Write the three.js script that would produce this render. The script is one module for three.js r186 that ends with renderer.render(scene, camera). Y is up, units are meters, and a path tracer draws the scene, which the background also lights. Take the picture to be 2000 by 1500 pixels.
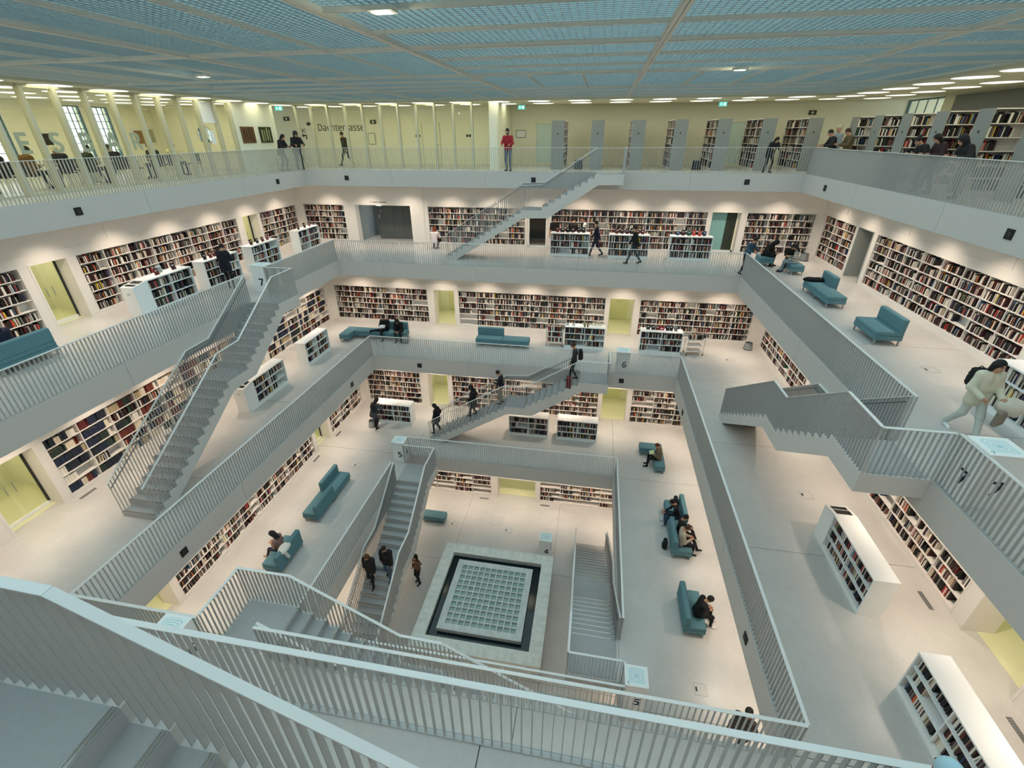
import * as THREE from 'three';
import { mergeGeometries, mergeVertices } from 'three/addons/utils/BufferGeometryUtils.js';
import { RoundedBoxGeometry } from 'three/addons/geometries/RoundedBoxGeometry.js';
import { FontLoader } from 'three/addons/loaders/FontLoader.js';
import { TextGeometry } from 'three/addons/geometries/TextGeometry.js';
import { RectAreaLightUniformsLib } from 'three/addons/lights/RectAreaLightUniformsLib.js';

// ---------------------------------------------------------------- camera, sky, large lights, exposure
RectAreaLightUniformsLib.init();
const scene = new THREE.Scene();
const renderer = new THREE.WebGLRenderer();
renderer.toneMapping = THREE.LinearToneMapping;
renderer.toneMappingExposure = 1.2;
renderer.shadowMap.enabled = true;
scene.background = new THREE.Color().setRGB(1.5, 1.75, 1.9);           // bright overcast sky, seen through the windows
const camera = new THREE.PerspectiveCamera(79.47, 4 / 3, 0.05, 200);
camera.position.set(3.0914, 17.1354, 11.6837);
camera.rotation.order = 'YXZ';
camera.rotation.set(-0.4971, 0.1764, -0.0054);
scene.add(camera);
const ROOF_LIGHT = 0.66, ROOF_COLOR = new THREE.Color().setRGB(0.74, 0.94, 1.0);   // daylight ceiling
const WARM = new THREE.Color().setRGB(1.0, 0.82, 0.66), WARM_CD = 18;              // downlights on levels 4 to 7
const LIME = new THREE.Color().setRGB(1.0, 0.96, 0.62), LIME_NITS = 1.45;           // round lamps on level eight
const NICHE = new THREE.Color().setRGB(1.0, 0.98, 0.75);
{
  const roof = new THREE.RectAreaLight(ROOF_COLOR, ROOF_LIGHT, 24.6, 24.6);
  roof.name = 'roof_daylight'; roof.position.set(0, 18.46, 0); roof.lookAt(0, 0, 0.0001); scene.add(roof);
}

// ---------------------------------------------------------------- measures
const H = 3.888, SLAB = 0.695;
const A = { 4: 0, 5: 4.684, 6: 7.011, 7: 9.339, 8: 11.666 };          // half width of the opening on each level
const B = { 4: 6.764, 5: 9.091, 6: 11.419, 7: 13.746, 8: 17.4 };      // half distance between the book walls
const Yl = (L) => (L - 4) * H;
const CEIL = 18.45, M = 2.3335;
const SIDES = { back: 0, left: Math.PI / 2, front: Math.PI, right: -Math.PI / 2 };
const LV = { 3: 'three', 4: 'four', 5: 'five', 6: 'six', 7: 'seven', 8: 'eight' };
const NTH = ['first', 'second', 'third', 'fourth', 'fifth', 'sixth', 'seventh', 'eighth', 'ninth', 'tenth', 'eleventh', 'twelfth', 'thirteenth', 'fourteenth', 'fifteenth', 'sixteenth', 'seventeenth', 'eighteenth', 'nineteenth', 'twentieth', ...['first', 'second', 'third', 'fourth', 'fifth', 'sixth', 'seventh', 'eighth', 'ninth'].map((w) => 'twenty-' + w), 'thirtieth', ...['first', 'second', 'third', 'fourth', 'fifth', 'sixth', 'seventh', 'eighth', 'ninth'].map((w) => 'thirty-' + w)];
const SIDE_WORD = { back: 'far', left: 'left', right: 'right', front: 'near' };

// ---------------------------------------------------------------- random, textures, materials
function rng(seed) { let s = seed >>> 0; return () => { s = (s + 0x6D2B79F5) | 0; let t = Math.imul(s ^ (s >>> 15), 1 | s); t = (t + Math.imul(t ^ (t >>> 7), 61 | t)) ^ t; return ((t ^ (t >>> 14)) >>> 0) / 4294967296; }; }
const rnd = rng(71);
function noiseTexture(size, octaves, lo, hi, seed, srgb, tint = [1, 1, 1]) {
  const r = rng(seed), out = new Uint8Array(size * size * 4), acc = new Float32Array(size * size);
  for (const [cells, amp] of octaves) {
    const g = new Float32Array(cells * cells); for (let i = 0; i < g.length; i++) g[i] = r();
    for (let y = 0; y < size; y++) for (let x = 0; x < size; x++) {
      const fx = x / size * cells, fy = y / size * cells, x0 = Math.floor(fx), y0 = Math.floor(fy);
      let u = fx - x0, v = fy - y0; u = u * u * (3 - 2 * u); v = v * v * (3 - 2 * v);
      const q = (a, b) => g[(b % cells) * cells + (a % cells)];
      acc[y * size + x] += amp * ((q(x0, y0) * (1 - u) + q(x0 + 1, y0) * u) * (1 - v) + (q(x0, y0 + 1) * (1 - u) + q(x0 + 1, y0 + 1) * u) * v);
    }
  }
  const sum = octaves.reduce((a, o) => a + o[1], 0);
  for (let i = 0; i < size * size; i++) { const v = lo + (hi - lo) * acc[i] / sum; for (let c = 0; c < 3; c++) out[i * 4 + c] = Math.min(255, v * tint[c]); out[i * 4 + 3] = 255; }
  const t = new THREE.DataTexture(out, size, size); t.wrapS = t.wrapT = THREE.RepeatWrapping; t.magFilter = THREE.LinearFilter; t.minFilter = THREE.LinearMipmapLinearFilter; t.generateMipmaps = true;
  if (srgb) t.colorSpace = THREE.SRGBColorSpace; t.needsUpdate = true; return t;
}
const std = (color, roughness = 0.6, extra = {}) => new THREE.MeshStandardMaterial({ color, roughness, ...extra });
const floorMap = noiseTexture(512, [[6, 1], [23, 0.6], [90, 0.5], [256, 0.7]], 222, 244, 3, true);
floorMap.repeat.set(0.25, 0.25);
const stoneMap = noiseTexture(256, [[8, 1], [40, 0.7], [128, 0.6]], 196, 242, 5, true);
const fabricMap = noiseTexture(256, [[12, 0.5], [128, 1], [250, 1]], 190, 255, 6, true); fabricMap.repeat.set(3, 3);
const fabricBump = noiseTexture(256, [[128, 1], [250, 1]], 0, 255, 7, false); fabricBump.repeat.set(3, 3);
const wallBump = noiseTexture(256, [[64, 1], [200, 1]], 90, 165, 8, false); wallBump.repeat.set(0.5, 0.5);
const MAT = {
  floor: std(0xdad8d3, 0.3, { map: floorMap }),
  joint: std(0x6f6e6a, 0.9),
  wall: std(0xe8e3dc, 0.75, { bumpMap: wallBump, bumpScale: 0.0006 }),
  slab: std(0xd4d4d2, 0.8),
  fascia: std(0xc6c4c0, 0.7, { bumpMap: wallBump, bumpScale: 0.0005 }),
  shelf: std(0xe9e4de, 0.55),
  rail: std(0xb9bbba, 0.45, { metalness: 0.15 }),
  topRail: std(0xdfe0de, 0.4, { metalness: 0.1 }),
  handrail: std(0x6d7478, 0.35, { metalness: 0.7 }),
  stair: std(0xcccac6, 0.65),
  tread: std(0xb8baba, 0.55, { map: floorMap }),
  riser: std(0xb8baba, 0.7),
  nosing: std(0xb7b2a8, 0.25, { metalness: 0.9 }),
  teal: std(0x6a98a2, 0.85, { map: fabricMap, bumpMap: fabricBump, bumpScale: 0.001 }),
  steel: std(0xaab0b2, 0.35, { metalness: 0.8 }),
  black: std(0x0b0b0d, 0.6),
  ink: std(0x10182c, 0.6),
  screen: std(0x1b1d1b, 0.2),
  white: std(0xf3f4f2, 0.5),
  stone: std(0xf4f8f0, 0.7, { map: stoneMap }),
  stoneGrey: std(0xe4ebe8, 0.7, { map: stoneMap }),
  water: std(0x0d1a20, 0.08),
  glassBlock: new THREE.MeshPhysicalMaterial({ color: 0xa9c3b6, roughness: 0.25, transmission: 0.25, thickness: 0 }),
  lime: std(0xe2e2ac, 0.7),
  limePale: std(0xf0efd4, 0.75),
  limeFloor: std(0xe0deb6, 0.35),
  limeDoor: std(0xd0d38c, 0.55),
  wall8: std(0xf0eed8, 0.8, { bumpMap: wallBump, bumpScale: 0.0006 }),
  grey: std(0x9aa09c, 0.7),
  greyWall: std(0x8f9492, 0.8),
  dark: std(0x262a2a, 0.6),
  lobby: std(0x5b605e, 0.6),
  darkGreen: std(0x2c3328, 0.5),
  tealGlass: std(0x86b5b0, 0.3),
  frosted: std(0xd6ece4, 0.4),
  mullion: std(0xc9c6ae, 0.45, { metalness: 0.2 }),
  ceil8: std(0xdcd9c0, 0.85),
  roofBeam: std(0xd6d5cc, 0.6),
  roofPane: std(0x4f7c8c, 0.6, { emissive: new THREE.Color().setRGB(0.13, 0.225, 0.245) }),
  roofRib: new THREE.MeshPhysicalMaterial({ color: 0xc4d4d8, roughness: 1, transmission: 0.6, thickness: 0 }),
  lamp: std(0xffffff, 0.5, { emissive: new THREE.Color().setRGB(1.35, 1.3, 1.0) }),
  warmLamp: std(0xffffff, 0.5, { emissive: new THREE.Color().setRGB(1.3, 1.1, 0.85) }),
  exit: std(0x1d8a6c, 0.5, { emissive: new THREE.Color().setRGB(0.08, 0.5, 0.42) }),
  exitWhite: std(0xffffff, 0.5, { emissive: new THREE.Color().setRGB(0.8, 0.95, 0.9) }),
  glass: new THREE.MeshPhysicalMaterial({ color: 0xfdfdf8, roughness: 0.02, transmission: 1, thickness: 0, ior: 1.3 }),
  page: std(0xbfb29c, 0.9),
  chair: std(0x24282a, 0.6), table: std(0xe4e2d4, 0.5), chrome: std(0xc8ccce, 0.2, { metalness: 0.9 }),
  leaf: std(0x4b6a2c, 0.7), pot: std(0xe7e5dc, 0.6),
};

// ---------------------------------------------------------------- object helpers
const taken = new Map();
const numbered = (n) => { const k = taken.get(n) ?? 0; taken.set(n, k + 1); return k ? `${n}_${String(k).padStart(3, '0')}` : n; };
function tag(o, label, category, group, kind) { if (label) o.userData.label = label; if (category) o.userData.category = category; if (group) o.userData.group = group; if (kind) o.userData.kind = kind; return o; }
function thing(name, label, category, pos = [0, 0, 0], turn = 0, group) { const o = new THREE.Group(); o.name = numbered(name); o.position.set(...pos); o.rotation.y = turn; scene.add(o); return tag(o, label, category, group); }
function struct(name, pos = [0, 0, 0], turn = 0) { const o = new THREE.Group(); o.name = numbered(name); o.position.set(...pos); o.rotation.y = turn; o.userData.kind = 'structure'; scene.add(o); return o; }
function mesh(name, geo, mat, parent, pos, rot) { const m = new THREE.Mesh(geo, mat); m.name = name; m.castShadow = m.receiveShadow = true; if (pos) m.position.set(...pos); if (rot) m.rotation.set(...rot); parent.add(m); return m; }
const gcache = new Map();
const keyed = (k, f) => { if (!gcache.has(k)) gcache.set(k, f()); return gcache.get(k); };
const r4 = (v) => Math.round(v * 1e4) / 1e4;
const bx = (w, h, d) => keyed(`b${r4(w)},${r4(h)},${r4(d)}`, () => new THREE.BoxGeometry(w, h, d));
const rb = (w, h, d, r = 0.02, s = 2) => keyed(`r${r4(w)},${r4(h)},${r4(d)},${r},${s}`, () => new RoundedBoxGeometry(w, h, d, s, r));
const cyl = (r0, r1, h, n = 16) => keyed(`c${r0},${r1},${r4(h)},${n}`, () => new THREE.CylinderGeometry(r0, r1, h, n));
// a box between two corners, as its own part
const span = (name, mat, parent, x0, x1, y0, y1, z0, z1) => mesh(name, bx(Math.abs(x1 - x0), Math.abs(y1 - y0), Math.abs(z1 - z0)), mat, parent, [(x0 + x1) / 2, (y0 + y1) / 2, (z0 + z1) / 2]);
const gspan = (x0, x1, y0, y1, z0, z1) => new THREE.BoxGeometry(Math.abs(x1 - x0), Math.abs(y1 - y0), Math.abs(z1 - z0)).translate((x0 + x1) / 2, (y0 + y1) / 2, (z0 + z1) / 2);
function bar(p, q, w, h) {                                            // a bar with a rectangular section from p to q (p, q in a plane of constant z)
  const a = new THREE.Vector3(...p), b = new THREE.Vector3(...q), d = b.clone().sub(a), len = d.length();
  const g = new THREE.BoxGeometry(len, h, w); g.applyMatrix4(new THREE.Matrix4().makeRotationFromQuaternion(new THREE.Quaternion().setFromUnitVectors(new THREE.Vector3(1, 0, 0), d.normalize())));
  return g.translate((a.x + b.x) / 2, (a.y + b.y) / 2, (a.z + b.z) / 2);
}
function worldUV(g, ox = 0, oz = 0) { const p = g.attributes.position, u = g.attributes.uv; for (let i = 0; i < p.count; i++) u.setXY(i, p.getX(i) + ox, p.getZ(i) + oz); return g; }
const font = await new FontLoader().loadAsync('fonts/droid/droid_sans_regular.typeface.json');
const fontBold = await new FontLoader().loadAsync('fonts/droid/droid_sans_bold.typeface.json');
function textGeo(s, size, depth = 0.006, f = font) { const g = new TextGeometry(s, { font: f, size, depth, curveSegments: 6 }); g.computeBoundingBox(); const b = g.boundingBox; return g.translate(-(b.min.x + b.max.x) / 2, -(b.min.y + b.max.y) / 2, 0); }

// ---------------------------------------------------------------- floors, slab edges
const JOINTS = { 4: [-M, M], 5: [-A[5], A[5]], 6: [-A[6], -M, M, A[6]], 7: [-A[7], -M - 4.0, -M, M, M + 4.0, A[7]], 8: [-A[8], -7, 7, A[8]] };
const OUT = { 4: B[4] + 2.7, 5: B[5] + 2.7, 6: B[6] + 2.7, 7: B[7] + 2.7, 8: 21.2 };
for (const L of [4, 5, 6, 7, 8]) {
  const f = struct('floor', [0, Yl(L), 0]), o = OUT[L], a = A[L];
  const core = L === 4 ? [gspan(-o, o, -SLAB, -0.02, -o, o)] : [gspan(-o, o, -SLAB, -0.02, -o, -a), gspan(-o, o, -SLAB, -0.02, a, o), gspan(-o, -a, -SLAB, -0.02, -a, a), gspan(a, o, -SLAB, -0.02, -a, a)];
  mesh('slab', mergeGeometries(core), MAT.slab, f);
  const cuts = [-o, ...JOINTS[L], o], gap = 0.007;
  for (let i = 0; i + 1 < cuts.length; i++) for (let j = 0; j + 1 < cuts.length; j++) {
    const [x0, x1, z0, z1] = [cuts[i], cuts[i + 1], cuts[j], cuts[j + 1]], cx = (x0 + x1) / 2, cz = (z0 + z1) / 2;
    if (L > 4 && Math.abs(cx) < a && Math.abs(cz) < a) continue;
    const g0 = Math.abs(x0) === o ? 0 : gap, g1 = Math.abs(x1) === o ? 0 : gap, h0 = Math.abs(z0) === o ? 0 : gap, h1 = Math.abs(z1) === o ? 0 : gap;
    mesh('floor_panel', worldUV(gspan(x0 + g0, x1 - g1, -0.02, 0, z0 + h0, z1 - h1)), L === 8 ? MAT.floor : MAT.floor, f);
  }
  // dark bed seen in the joints
  const bed = L === 4 ? [gspan(-o + .1, o - .1, -0.022, -0.012, -o + .1, o - .1)] : [gspan(-o + .1, o - .1, -0.022, -0.012, -o + .1, -a - .03), gspan(-o + .1, o - .1, -0.022, -0.012, a + .03, o - .1), gspan(-o + .1, -a - .03, -0.022, -0.012, -a, a), gspan(a + .03, o - .1, -0.022, -0.012, -a, a)];
  mesh('joint_bed', mergeGeometries(bed), MAT.joint, f);
  if (L > 4) for (const side in SIDES) {                              // edge boards of the slab
    const t = struct('trim_' + (Object.keys(SIDES).indexOf(side) + 1 + (L - 5) * 4), [0, Yl(L), 0], SIDES[side]);
    const c = [-a, ...[-3, -1, 1, 3].map((k) => k * M).filter((v) => Math.abs(v) < a - .3), a];
    for (let i = 0; i + 1 < c.length; i++) span('edge_panel', MAT.fascia, t, c[i] + .006, c[i + 1] - .006, -SLAB - 0.01, 0.004, -a, -a + 0.018);
  }
}

// ---------------------------------------------------------------- book walls, doors
const COVER = [];                                                     // every book: matrix, colour, size on screen
const PALETTE = [
  [0xe9e2d6, 'white', 17], [0xd0bda6, 'cream', 8], [0x0e0c0d, 'black', 30], [0x1f1614, 'dark brown', 17], [0x3c1212, 'dark red', 12], [0x64201c, 'red brown', 5], [0xc23a30, 'red', 2.5],
  [0x75706c, 'grey', 7], [0x9c7068, 'dusty pink', 4], [0x23365c, 'dark blue', 3], [0x3f6f92, 'blue', 1.5], [0x28583f, 'green', 1.5], [0xd8b43a, 'yellow', 1.3], [0xc9702c, 'orange', 1.2],
];
const PSUM = PALETTE.reduce((a, p) => a + p[2], 0);
const pickColor = (r) => { let v = r() * PSUM; for (const p of PALETTE) { v -= p[2]; if (v <= 0) return p; } return PALETTE[0]; };
const RUNS = [[0x5a1c1e, 'dark red'], [0x1f2a44, 'dark blue'], [0x2a3a33, 'green'], [0x6b2f24, 'red brown'], [0xe0d3bd, 'cream'], [0xb3a17f, 'tan'], [0x1b2430, 'black'], [0xe9e2d6, 'white']];
// fill one compartment with books; local frame: x along, y up, spines towards +z. front: z of the shelf front
function fillBay(matrix, x0, x1, y, clear, front, r, where, fill = 0.86, big = 1, runs = false) {
  let x = x0 + 0.012, end = x0 + (x1 - x0) * (r() < 0.13 ? 0.35 + 0.4 * r() : fill + (1 - fill) * r()), run = 0, rc = null, rh = 0;
  while (x < end - 0.03) {
    const th = (0.016 + 0.026 * r() * r() + 0.006 * r()) * big, h = Math.min(clear - 0.02, (0.165 + 0.08 * r()) * (big > 1 ? 1.12 : 1)), d = 0.14 + 0.07 * r();
    let c = pickColor(r);
    if (runs) { if (run <= 0) { run = 5 + Math.floor(r() * 9); rc = RUNS[Math.floor(r() * RUNS.length)]; rh = h; } run--; c = rc; }
    if (r() < 0.018 && !runs) { x += 0.05 + 0.08 * r(); continue; }
    const tilt = r() < 0.05 ? -0.16 : 0, m = new THREE.Matrix4().compose(new THREE.Vector3(x + th / 2 + (tilt ? 0.02 : 0), y + 0.0005, front - 0.03 - 0.02 * r()), new THREE.Quaternion().setFromEuler(new THREE.Euler(0, 0, tilt)), new THREE.Vector3(th, runs ? rh : h, d));
    COVER.push({ m: matrix.clone().multiply(m), c, where }); x += th + (tilt ? 0.045 : 0.001);
  }
}
const MID = new THREE.Matrix4();
const ORD = ['leftmost', 'second from left', 'third from left', 'fourth from left', 'fifth from left'];
function wallBookcase(L, side, s0, s1, rows, top, order, opts = {}) {
  const big = opts.big ?? 1, g = thing('wall_bookcase', `white built-in bookcase on the ${SIDE_WORD[side]} wall of level ${LV[L]}, ${order}`, 'bookcase', [0, Yl(L), 0], SIDES[side]);
  const z = -B[L], d = 0.3, y0 = 0.13, w = s1 - s0, seed = rng(Math.round(1000 + L * 977 + SIDES[side] * 313 + s0 * 71));
  span('back_panel', MAT.shelf, g, s0, s1, y0, top, z - d - 0.02, z - d);
  span('plinth', MAT.shelf, g, s0, s1, 0, y0, z - d, z + 0.01);
  span('side_panel', MAT.shelf, g, s0 - 0.03, s0, 0, top + 0.03, z - d, z + 0.015);
  span('side_panel', MAT.shelf, g, s1, s1 + 0.03, 0, top + 0.03, z - d, z + 0.015);
  span('top_panel', MAT.shelf, g, s0, s1, top, top + 0.03, z - d, z + 0.015);
  const pitch = (top - y0) / rows, bays = Math.max(1, Math.round(w / 0.94)), bw = w / bays;
  for (let i = 1; i < rows; i++) span('shelf', MAT.shelf, g, s0, s1, y0 + i * pitch - 0.012, y0 + i * pitch + 0.012, z - d, z - 0.005);
  for (let k = 1; k < bays; k++) span('divider', MAT.shelf, g, s0 + k * bw - 0.011, s0 + k * bw + 0.011, y0, top, z - d, z - 0.008);
  g.updateMatrixWorld();
  for (let i = 0; i < rows; i++) for (let k = 0; k < bays; k++) {
    if (seed() < (opts.empty ?? 0.02)) continue;
    fillBay(g.matrixWorld, s0 + k * bw + 0.012, s0 + (k + 1) * bw - 0.012, y0 + i * pitch + 0.012, pitch - 0.024, z, seed, `${['bottom', 'second', 'third', 'fourth', 'fifth', 'top'][i === rows - 1 ? 5 : i]} shelf, ${order.replace(' from left', '')} bookcase, ${SIDE_WORD[side]} level ${LV[L]} wall`, opts.fill ?? 0.86, big, opts.runs && seed() < 0.75);
  }
}
let doorCount = 0;
function doorway(L, side, s0, s1, kind, h = 2.0) {
  const n = ++doorCount, g = struct(`door_${n}`, [0, Yl(L), 0], SIDES[side]), z = -B[L], c = (s0 + s1) / 2, w = s1 - s0;
  const jamb = kind === 'grey' ? MAT.grey : MAT.wall;
  // reveal
  span('jamb', jamb, g, s0 - 0.06, s0, 0, h, z - 0.62, z + 0.012); span('jamb', jamb, g, s1, s1 + 0.06, 0, h, z - 0.62, z + 0.012);
  span('head', jamb, g, s0 - 0.06, s1 + 0.06, h, h + 0.05, z - 0.62, z + 0.012);
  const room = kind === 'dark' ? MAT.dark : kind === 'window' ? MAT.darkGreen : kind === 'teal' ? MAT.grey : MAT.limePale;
  // small lobby behind
  const e = 0.55, d0 = z - 0.62, d1 = z - 2.55;
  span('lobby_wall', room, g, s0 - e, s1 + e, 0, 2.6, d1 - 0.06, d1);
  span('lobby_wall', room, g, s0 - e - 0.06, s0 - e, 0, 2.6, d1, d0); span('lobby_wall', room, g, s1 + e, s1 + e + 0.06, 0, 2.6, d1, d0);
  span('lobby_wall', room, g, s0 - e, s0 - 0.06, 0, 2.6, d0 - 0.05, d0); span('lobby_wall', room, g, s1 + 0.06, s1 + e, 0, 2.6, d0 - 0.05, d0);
  span('lobby_ceiling', MAT.wall, g, s0 - e, s1 + e, 2.6, 2.66, d1, d0);
  if (kind === 'open' || kind === 'lime') {
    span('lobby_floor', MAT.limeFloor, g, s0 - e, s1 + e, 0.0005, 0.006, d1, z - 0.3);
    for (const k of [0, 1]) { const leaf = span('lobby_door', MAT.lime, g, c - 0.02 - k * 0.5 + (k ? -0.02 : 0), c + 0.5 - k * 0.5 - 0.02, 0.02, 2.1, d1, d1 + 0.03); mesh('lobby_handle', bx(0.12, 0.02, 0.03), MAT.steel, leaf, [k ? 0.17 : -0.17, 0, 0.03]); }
  }
  if (kind === 'lime') {
    const leafW = w / 2;
    for (const k of [0, 1]) { const x0 = s0 + k * leafW; const p = span('door_glass', MAT.glass, g, x0 + 0.05, x0 + leafW - 0.05, 0.1, h - 0.05, z - 0.5, z - 0.492); mesh('handle', cyl(0.012, 0.012, 0.3, 8), MAT.steel, p, [k ? -leafW / 2 + 0.1 : leafW / 2 - 0.1, 0, 0.04]); span('door_frame', MAT.white, g, x0, x0 + leafW, 0, 0.09, z - 0.52, z - 0.47); }
    span('door_frame', MAT.dark, g, s1 - 0.05, s1, 0, h, z - 0.52, z - 0.47); span('door_frame', MAT.limeDoor, g, s0, s0 + 0.04, 0, h, z - 0.52, z - 0.47);
  }
  if (kind === 'window') { span('door_frame', MAT.white, g, s0, s0 + 0.09, 0, h, z - 0.2, z - 0.13); span('door_frame', MAT.white, g, s1 - 0.09, s1, 0, h, z - 0.2, z - 0.13); span('door_frame', MAT.white, g, s0, s1, 0, 0.1, z - 0.2, z - 0.13); span('pane', MAT.glass, g, s0 + 0.09, s1 - 0.09, 0.1, h, z - 0.17, z - 0.162); }
  if (kind === 'teal') { span('door_leaf', MAT.tealGlass, g, s0 + 0.06, c + 0.12, 0.12, h - 0.03, z - 0.45, z - 0.42); span('door_leaf', MAT.darkGreen, g, c + 0.12, s1 - 0.07, 0.12, h - 0.03, z - 0.45, z - 0.42); span('door_frame', MAT.limePale, g, s1 - 0.07, s1, 0, h, z - 0.47, z - 0.4); span('door_frame', MAT.white, g, s0, s1, 0, 0.12, z - 0.47, z - 0.4); }
  if (kind !== 'dark' && kind !== 'window' && kind !== 'grey') {
    mesh('lobby_lamp', bx(0.6, 0.02, 0.6), MAT.lamp, g, [c, 2.585, (d0 + d1) / 2]);
    const l = new THREE.RectAreaLight(NICHE, kind === 'teal' ? 2 : kind === 'lime' ? 9 : 7, 0.6, 0.6); l.name = 'lobby_light'; l.position.set(c, 2.57, (d0 + d1) / 2); l.rotation.x = -Math.PI / 2; g.add(l);
  }
}
function bookWall(L, side, items) {
  const g = struct(`wall_${side}`, [0, Yl(L), 0], SIDES[side]), b = B[L], z = -b, ch = H - SLAB, top = L === 4 ? 1.33 : 2.0, rows = L === 4 ? 4 : 6;
  // upper wall: board, panels between seams, a lintel strip
  span('upper_wall', MAT.wall, g, -b, b, top + 0.03, ch, z - 0.36, z);
  span('lintel', MAT.wall, g, -b + 0.001, b - 0.001, top + 0.03, Math.min(top + 0.3, ch - .6), z, z + 0.014);
  const seams = [-5, -3, -1, 1, 3, 5].map((k) => k * M).filter((v) => Math.abs(v) < b - 0.4);
  for (const s of [-b + 0.1, ...seams, b - 0.1]) span('wall_strip', MAT.wall, g, s - 0.075, s + 0.075, top + 0.3, ch, z, z + 0.014);
  span('outer_wall_top', MAT.wall, g, -b - 0.5, b + 0.5, top + 0.0, ch, z - 0.5, z - 0.36);
  let cursor = -b - 0.3, n = 0;
  const fillTo = (to) => { if (to - cursor > 0.02) span('pier', MAT.wall, g, cursor, to, 0, top + 0.03, z - 0.5, z); cursor = to; };
  const doors = items.filter((i) => i.d), solid = (a0, a1) => { if (a1 - a0 > 0.05) span('outer_wall', MAT.wall, g, a0, a1, 0, top + 0.05, z - 0.62, z - 0.34); };
  let sc = -b - 0.5;
  for (const it of items) { if (it.d || it.portal) { const m = it.portal ? 0.5 : 0.06; solid(sc, it.x0 - m); sc = it.x1 + m; } }
  solid(sc, b + 0.5);
  for (const it of items) {
    if (it.portal) { fillTo(it.x0 - 0.6); cursor = it.x1 + 0.75; continue; }
    fillTo(it.d ? it.x0 - 0.06 : it.x0 - 0.03);
    cursor = it.d ? it.x1 + 0.06 : it.x1 + 0.03;
    if (it.d) doorway(L, side, it.x0, it.x1, it.d, it.h ?? top); else { wallBookcase(L, side, it.x0, it.x1, rows, top, ORD[n] ?? `number ${n + 1} from left`, it); n++; }
  }
  fillTo(b + 0.3);
  return g;
}
const C = (x0, x1, o = {}) => ({ x0, x1, ...o }), D = (x0, x1, d, o = {}) => ({ x0, x1, d, ...o });
bookWall(7, 'back', [C(-13.42, -10.98), { x0: -10.3, x1: -7.05, portal: 1 }, C(-6.04, -0.7), D(-0.56, 0.5, 'window', { h: 1.62 }), C(0.72, 8.46), D(8.68, 10.03, 'teal'), C(10.32, 13.4)]);
bookWall(7, 'left', [C(-13.4, -10.35), D(-10.1, -9.05, 'lime'), C(-8.7, -0.78), D(-0.43, 0.65, 'lime'), C(0.98, 8.61), D(9.05, 10.15, 'lime'), C(10.33, 13.45)]);
bookWall(7, 'right', [C(-13.5, -10.5), D(-10.26, -9.1, 'grey'), C(-8.74, -0.85, { fill: 0.8 }), D(-0.6, 0.55, 'grey'), C(0.8, 8.5), D(8.8, 10.0, 'grey'), C(10.3, 13.4)]);
bookWall(6, 'back', [C(-11.06, -5.67), D(-5.3, -4.16, 'open'), C(-3.91, 3.82), D(4.06, 5.25, 'open'), C(5.57, 10.93)]);
bookWall(6, 'left', [C(-11.0, -5.6), D(-5.25, -3.98, 'lime'), C(-3.72, 3.8, { runs: true, big: 1.2 }), D(4.05, 5.25, 'open'), C(5.55, 11.0, { runs: true, big: 1.25 })]);
bookWall(6, 'right', [C(-10.9, -5.55), D(-5.25, -4.05, 'open'), C(-3.8, 3.56, { fill: 0.66, big: 1.1 }), D(3.95, 5.35, 'open'), C(5.7, 10.9)]);
bookWall(5, 'back', [C(-8.7, -5.66), D(-5.2, -4.1, 'open'), C(-3.84, 3.83, { fill: 0.8 }), D(4.05, 5.28, 'open'), C(5.52, 8.7, { fill: 0.6, empty: 0.1 })]);
bookWall(5, 'left', [C(-8.7, -5.55), D(-5.2, -4.05, 'open'), C(-3.8, 4.0, { fill: 0.75 }), D(4.25, 5.35, 'lime'), C(5.57, 8.8, { fill: 0.75 })]);
bookWall(5, 'right', [C(-8.7, -5.6), D(-5.3, -4.1, 'open'), C(-3.85, 3.85), D(4.1, 5.3, 'open'), C(5.55, 8.7)]);
bookWall(4, 'back', [C(-6.4, -1.36, { fill: 0.6, empty: 0.2 }), D(-1.0, 1.0, 'open'), C(1.27, 6.4, { fill: 0.55, empty: 0.25 })]);
bookWall(4, 'left', [C(-6.4, -1.36), D(-1.0, 1.0, 'lime'), C(1.3, 6.4)]);
bookWall(4, 'right', [C(-6.4, -1.36), D(-1.0, 1.0, 'open'), C(1.3, 6.4)]);
for (const L of [4, 5, 6, 7]) { const g = struct('wall_front', [0, Yl(L), 0], Math.PI); span('wall_panel', MAT.wall, g, -B[L] - 0.5, B[L] + 0.5, 0, H - SLAB, -B[L] - 0.4, -B[L]); }
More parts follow.
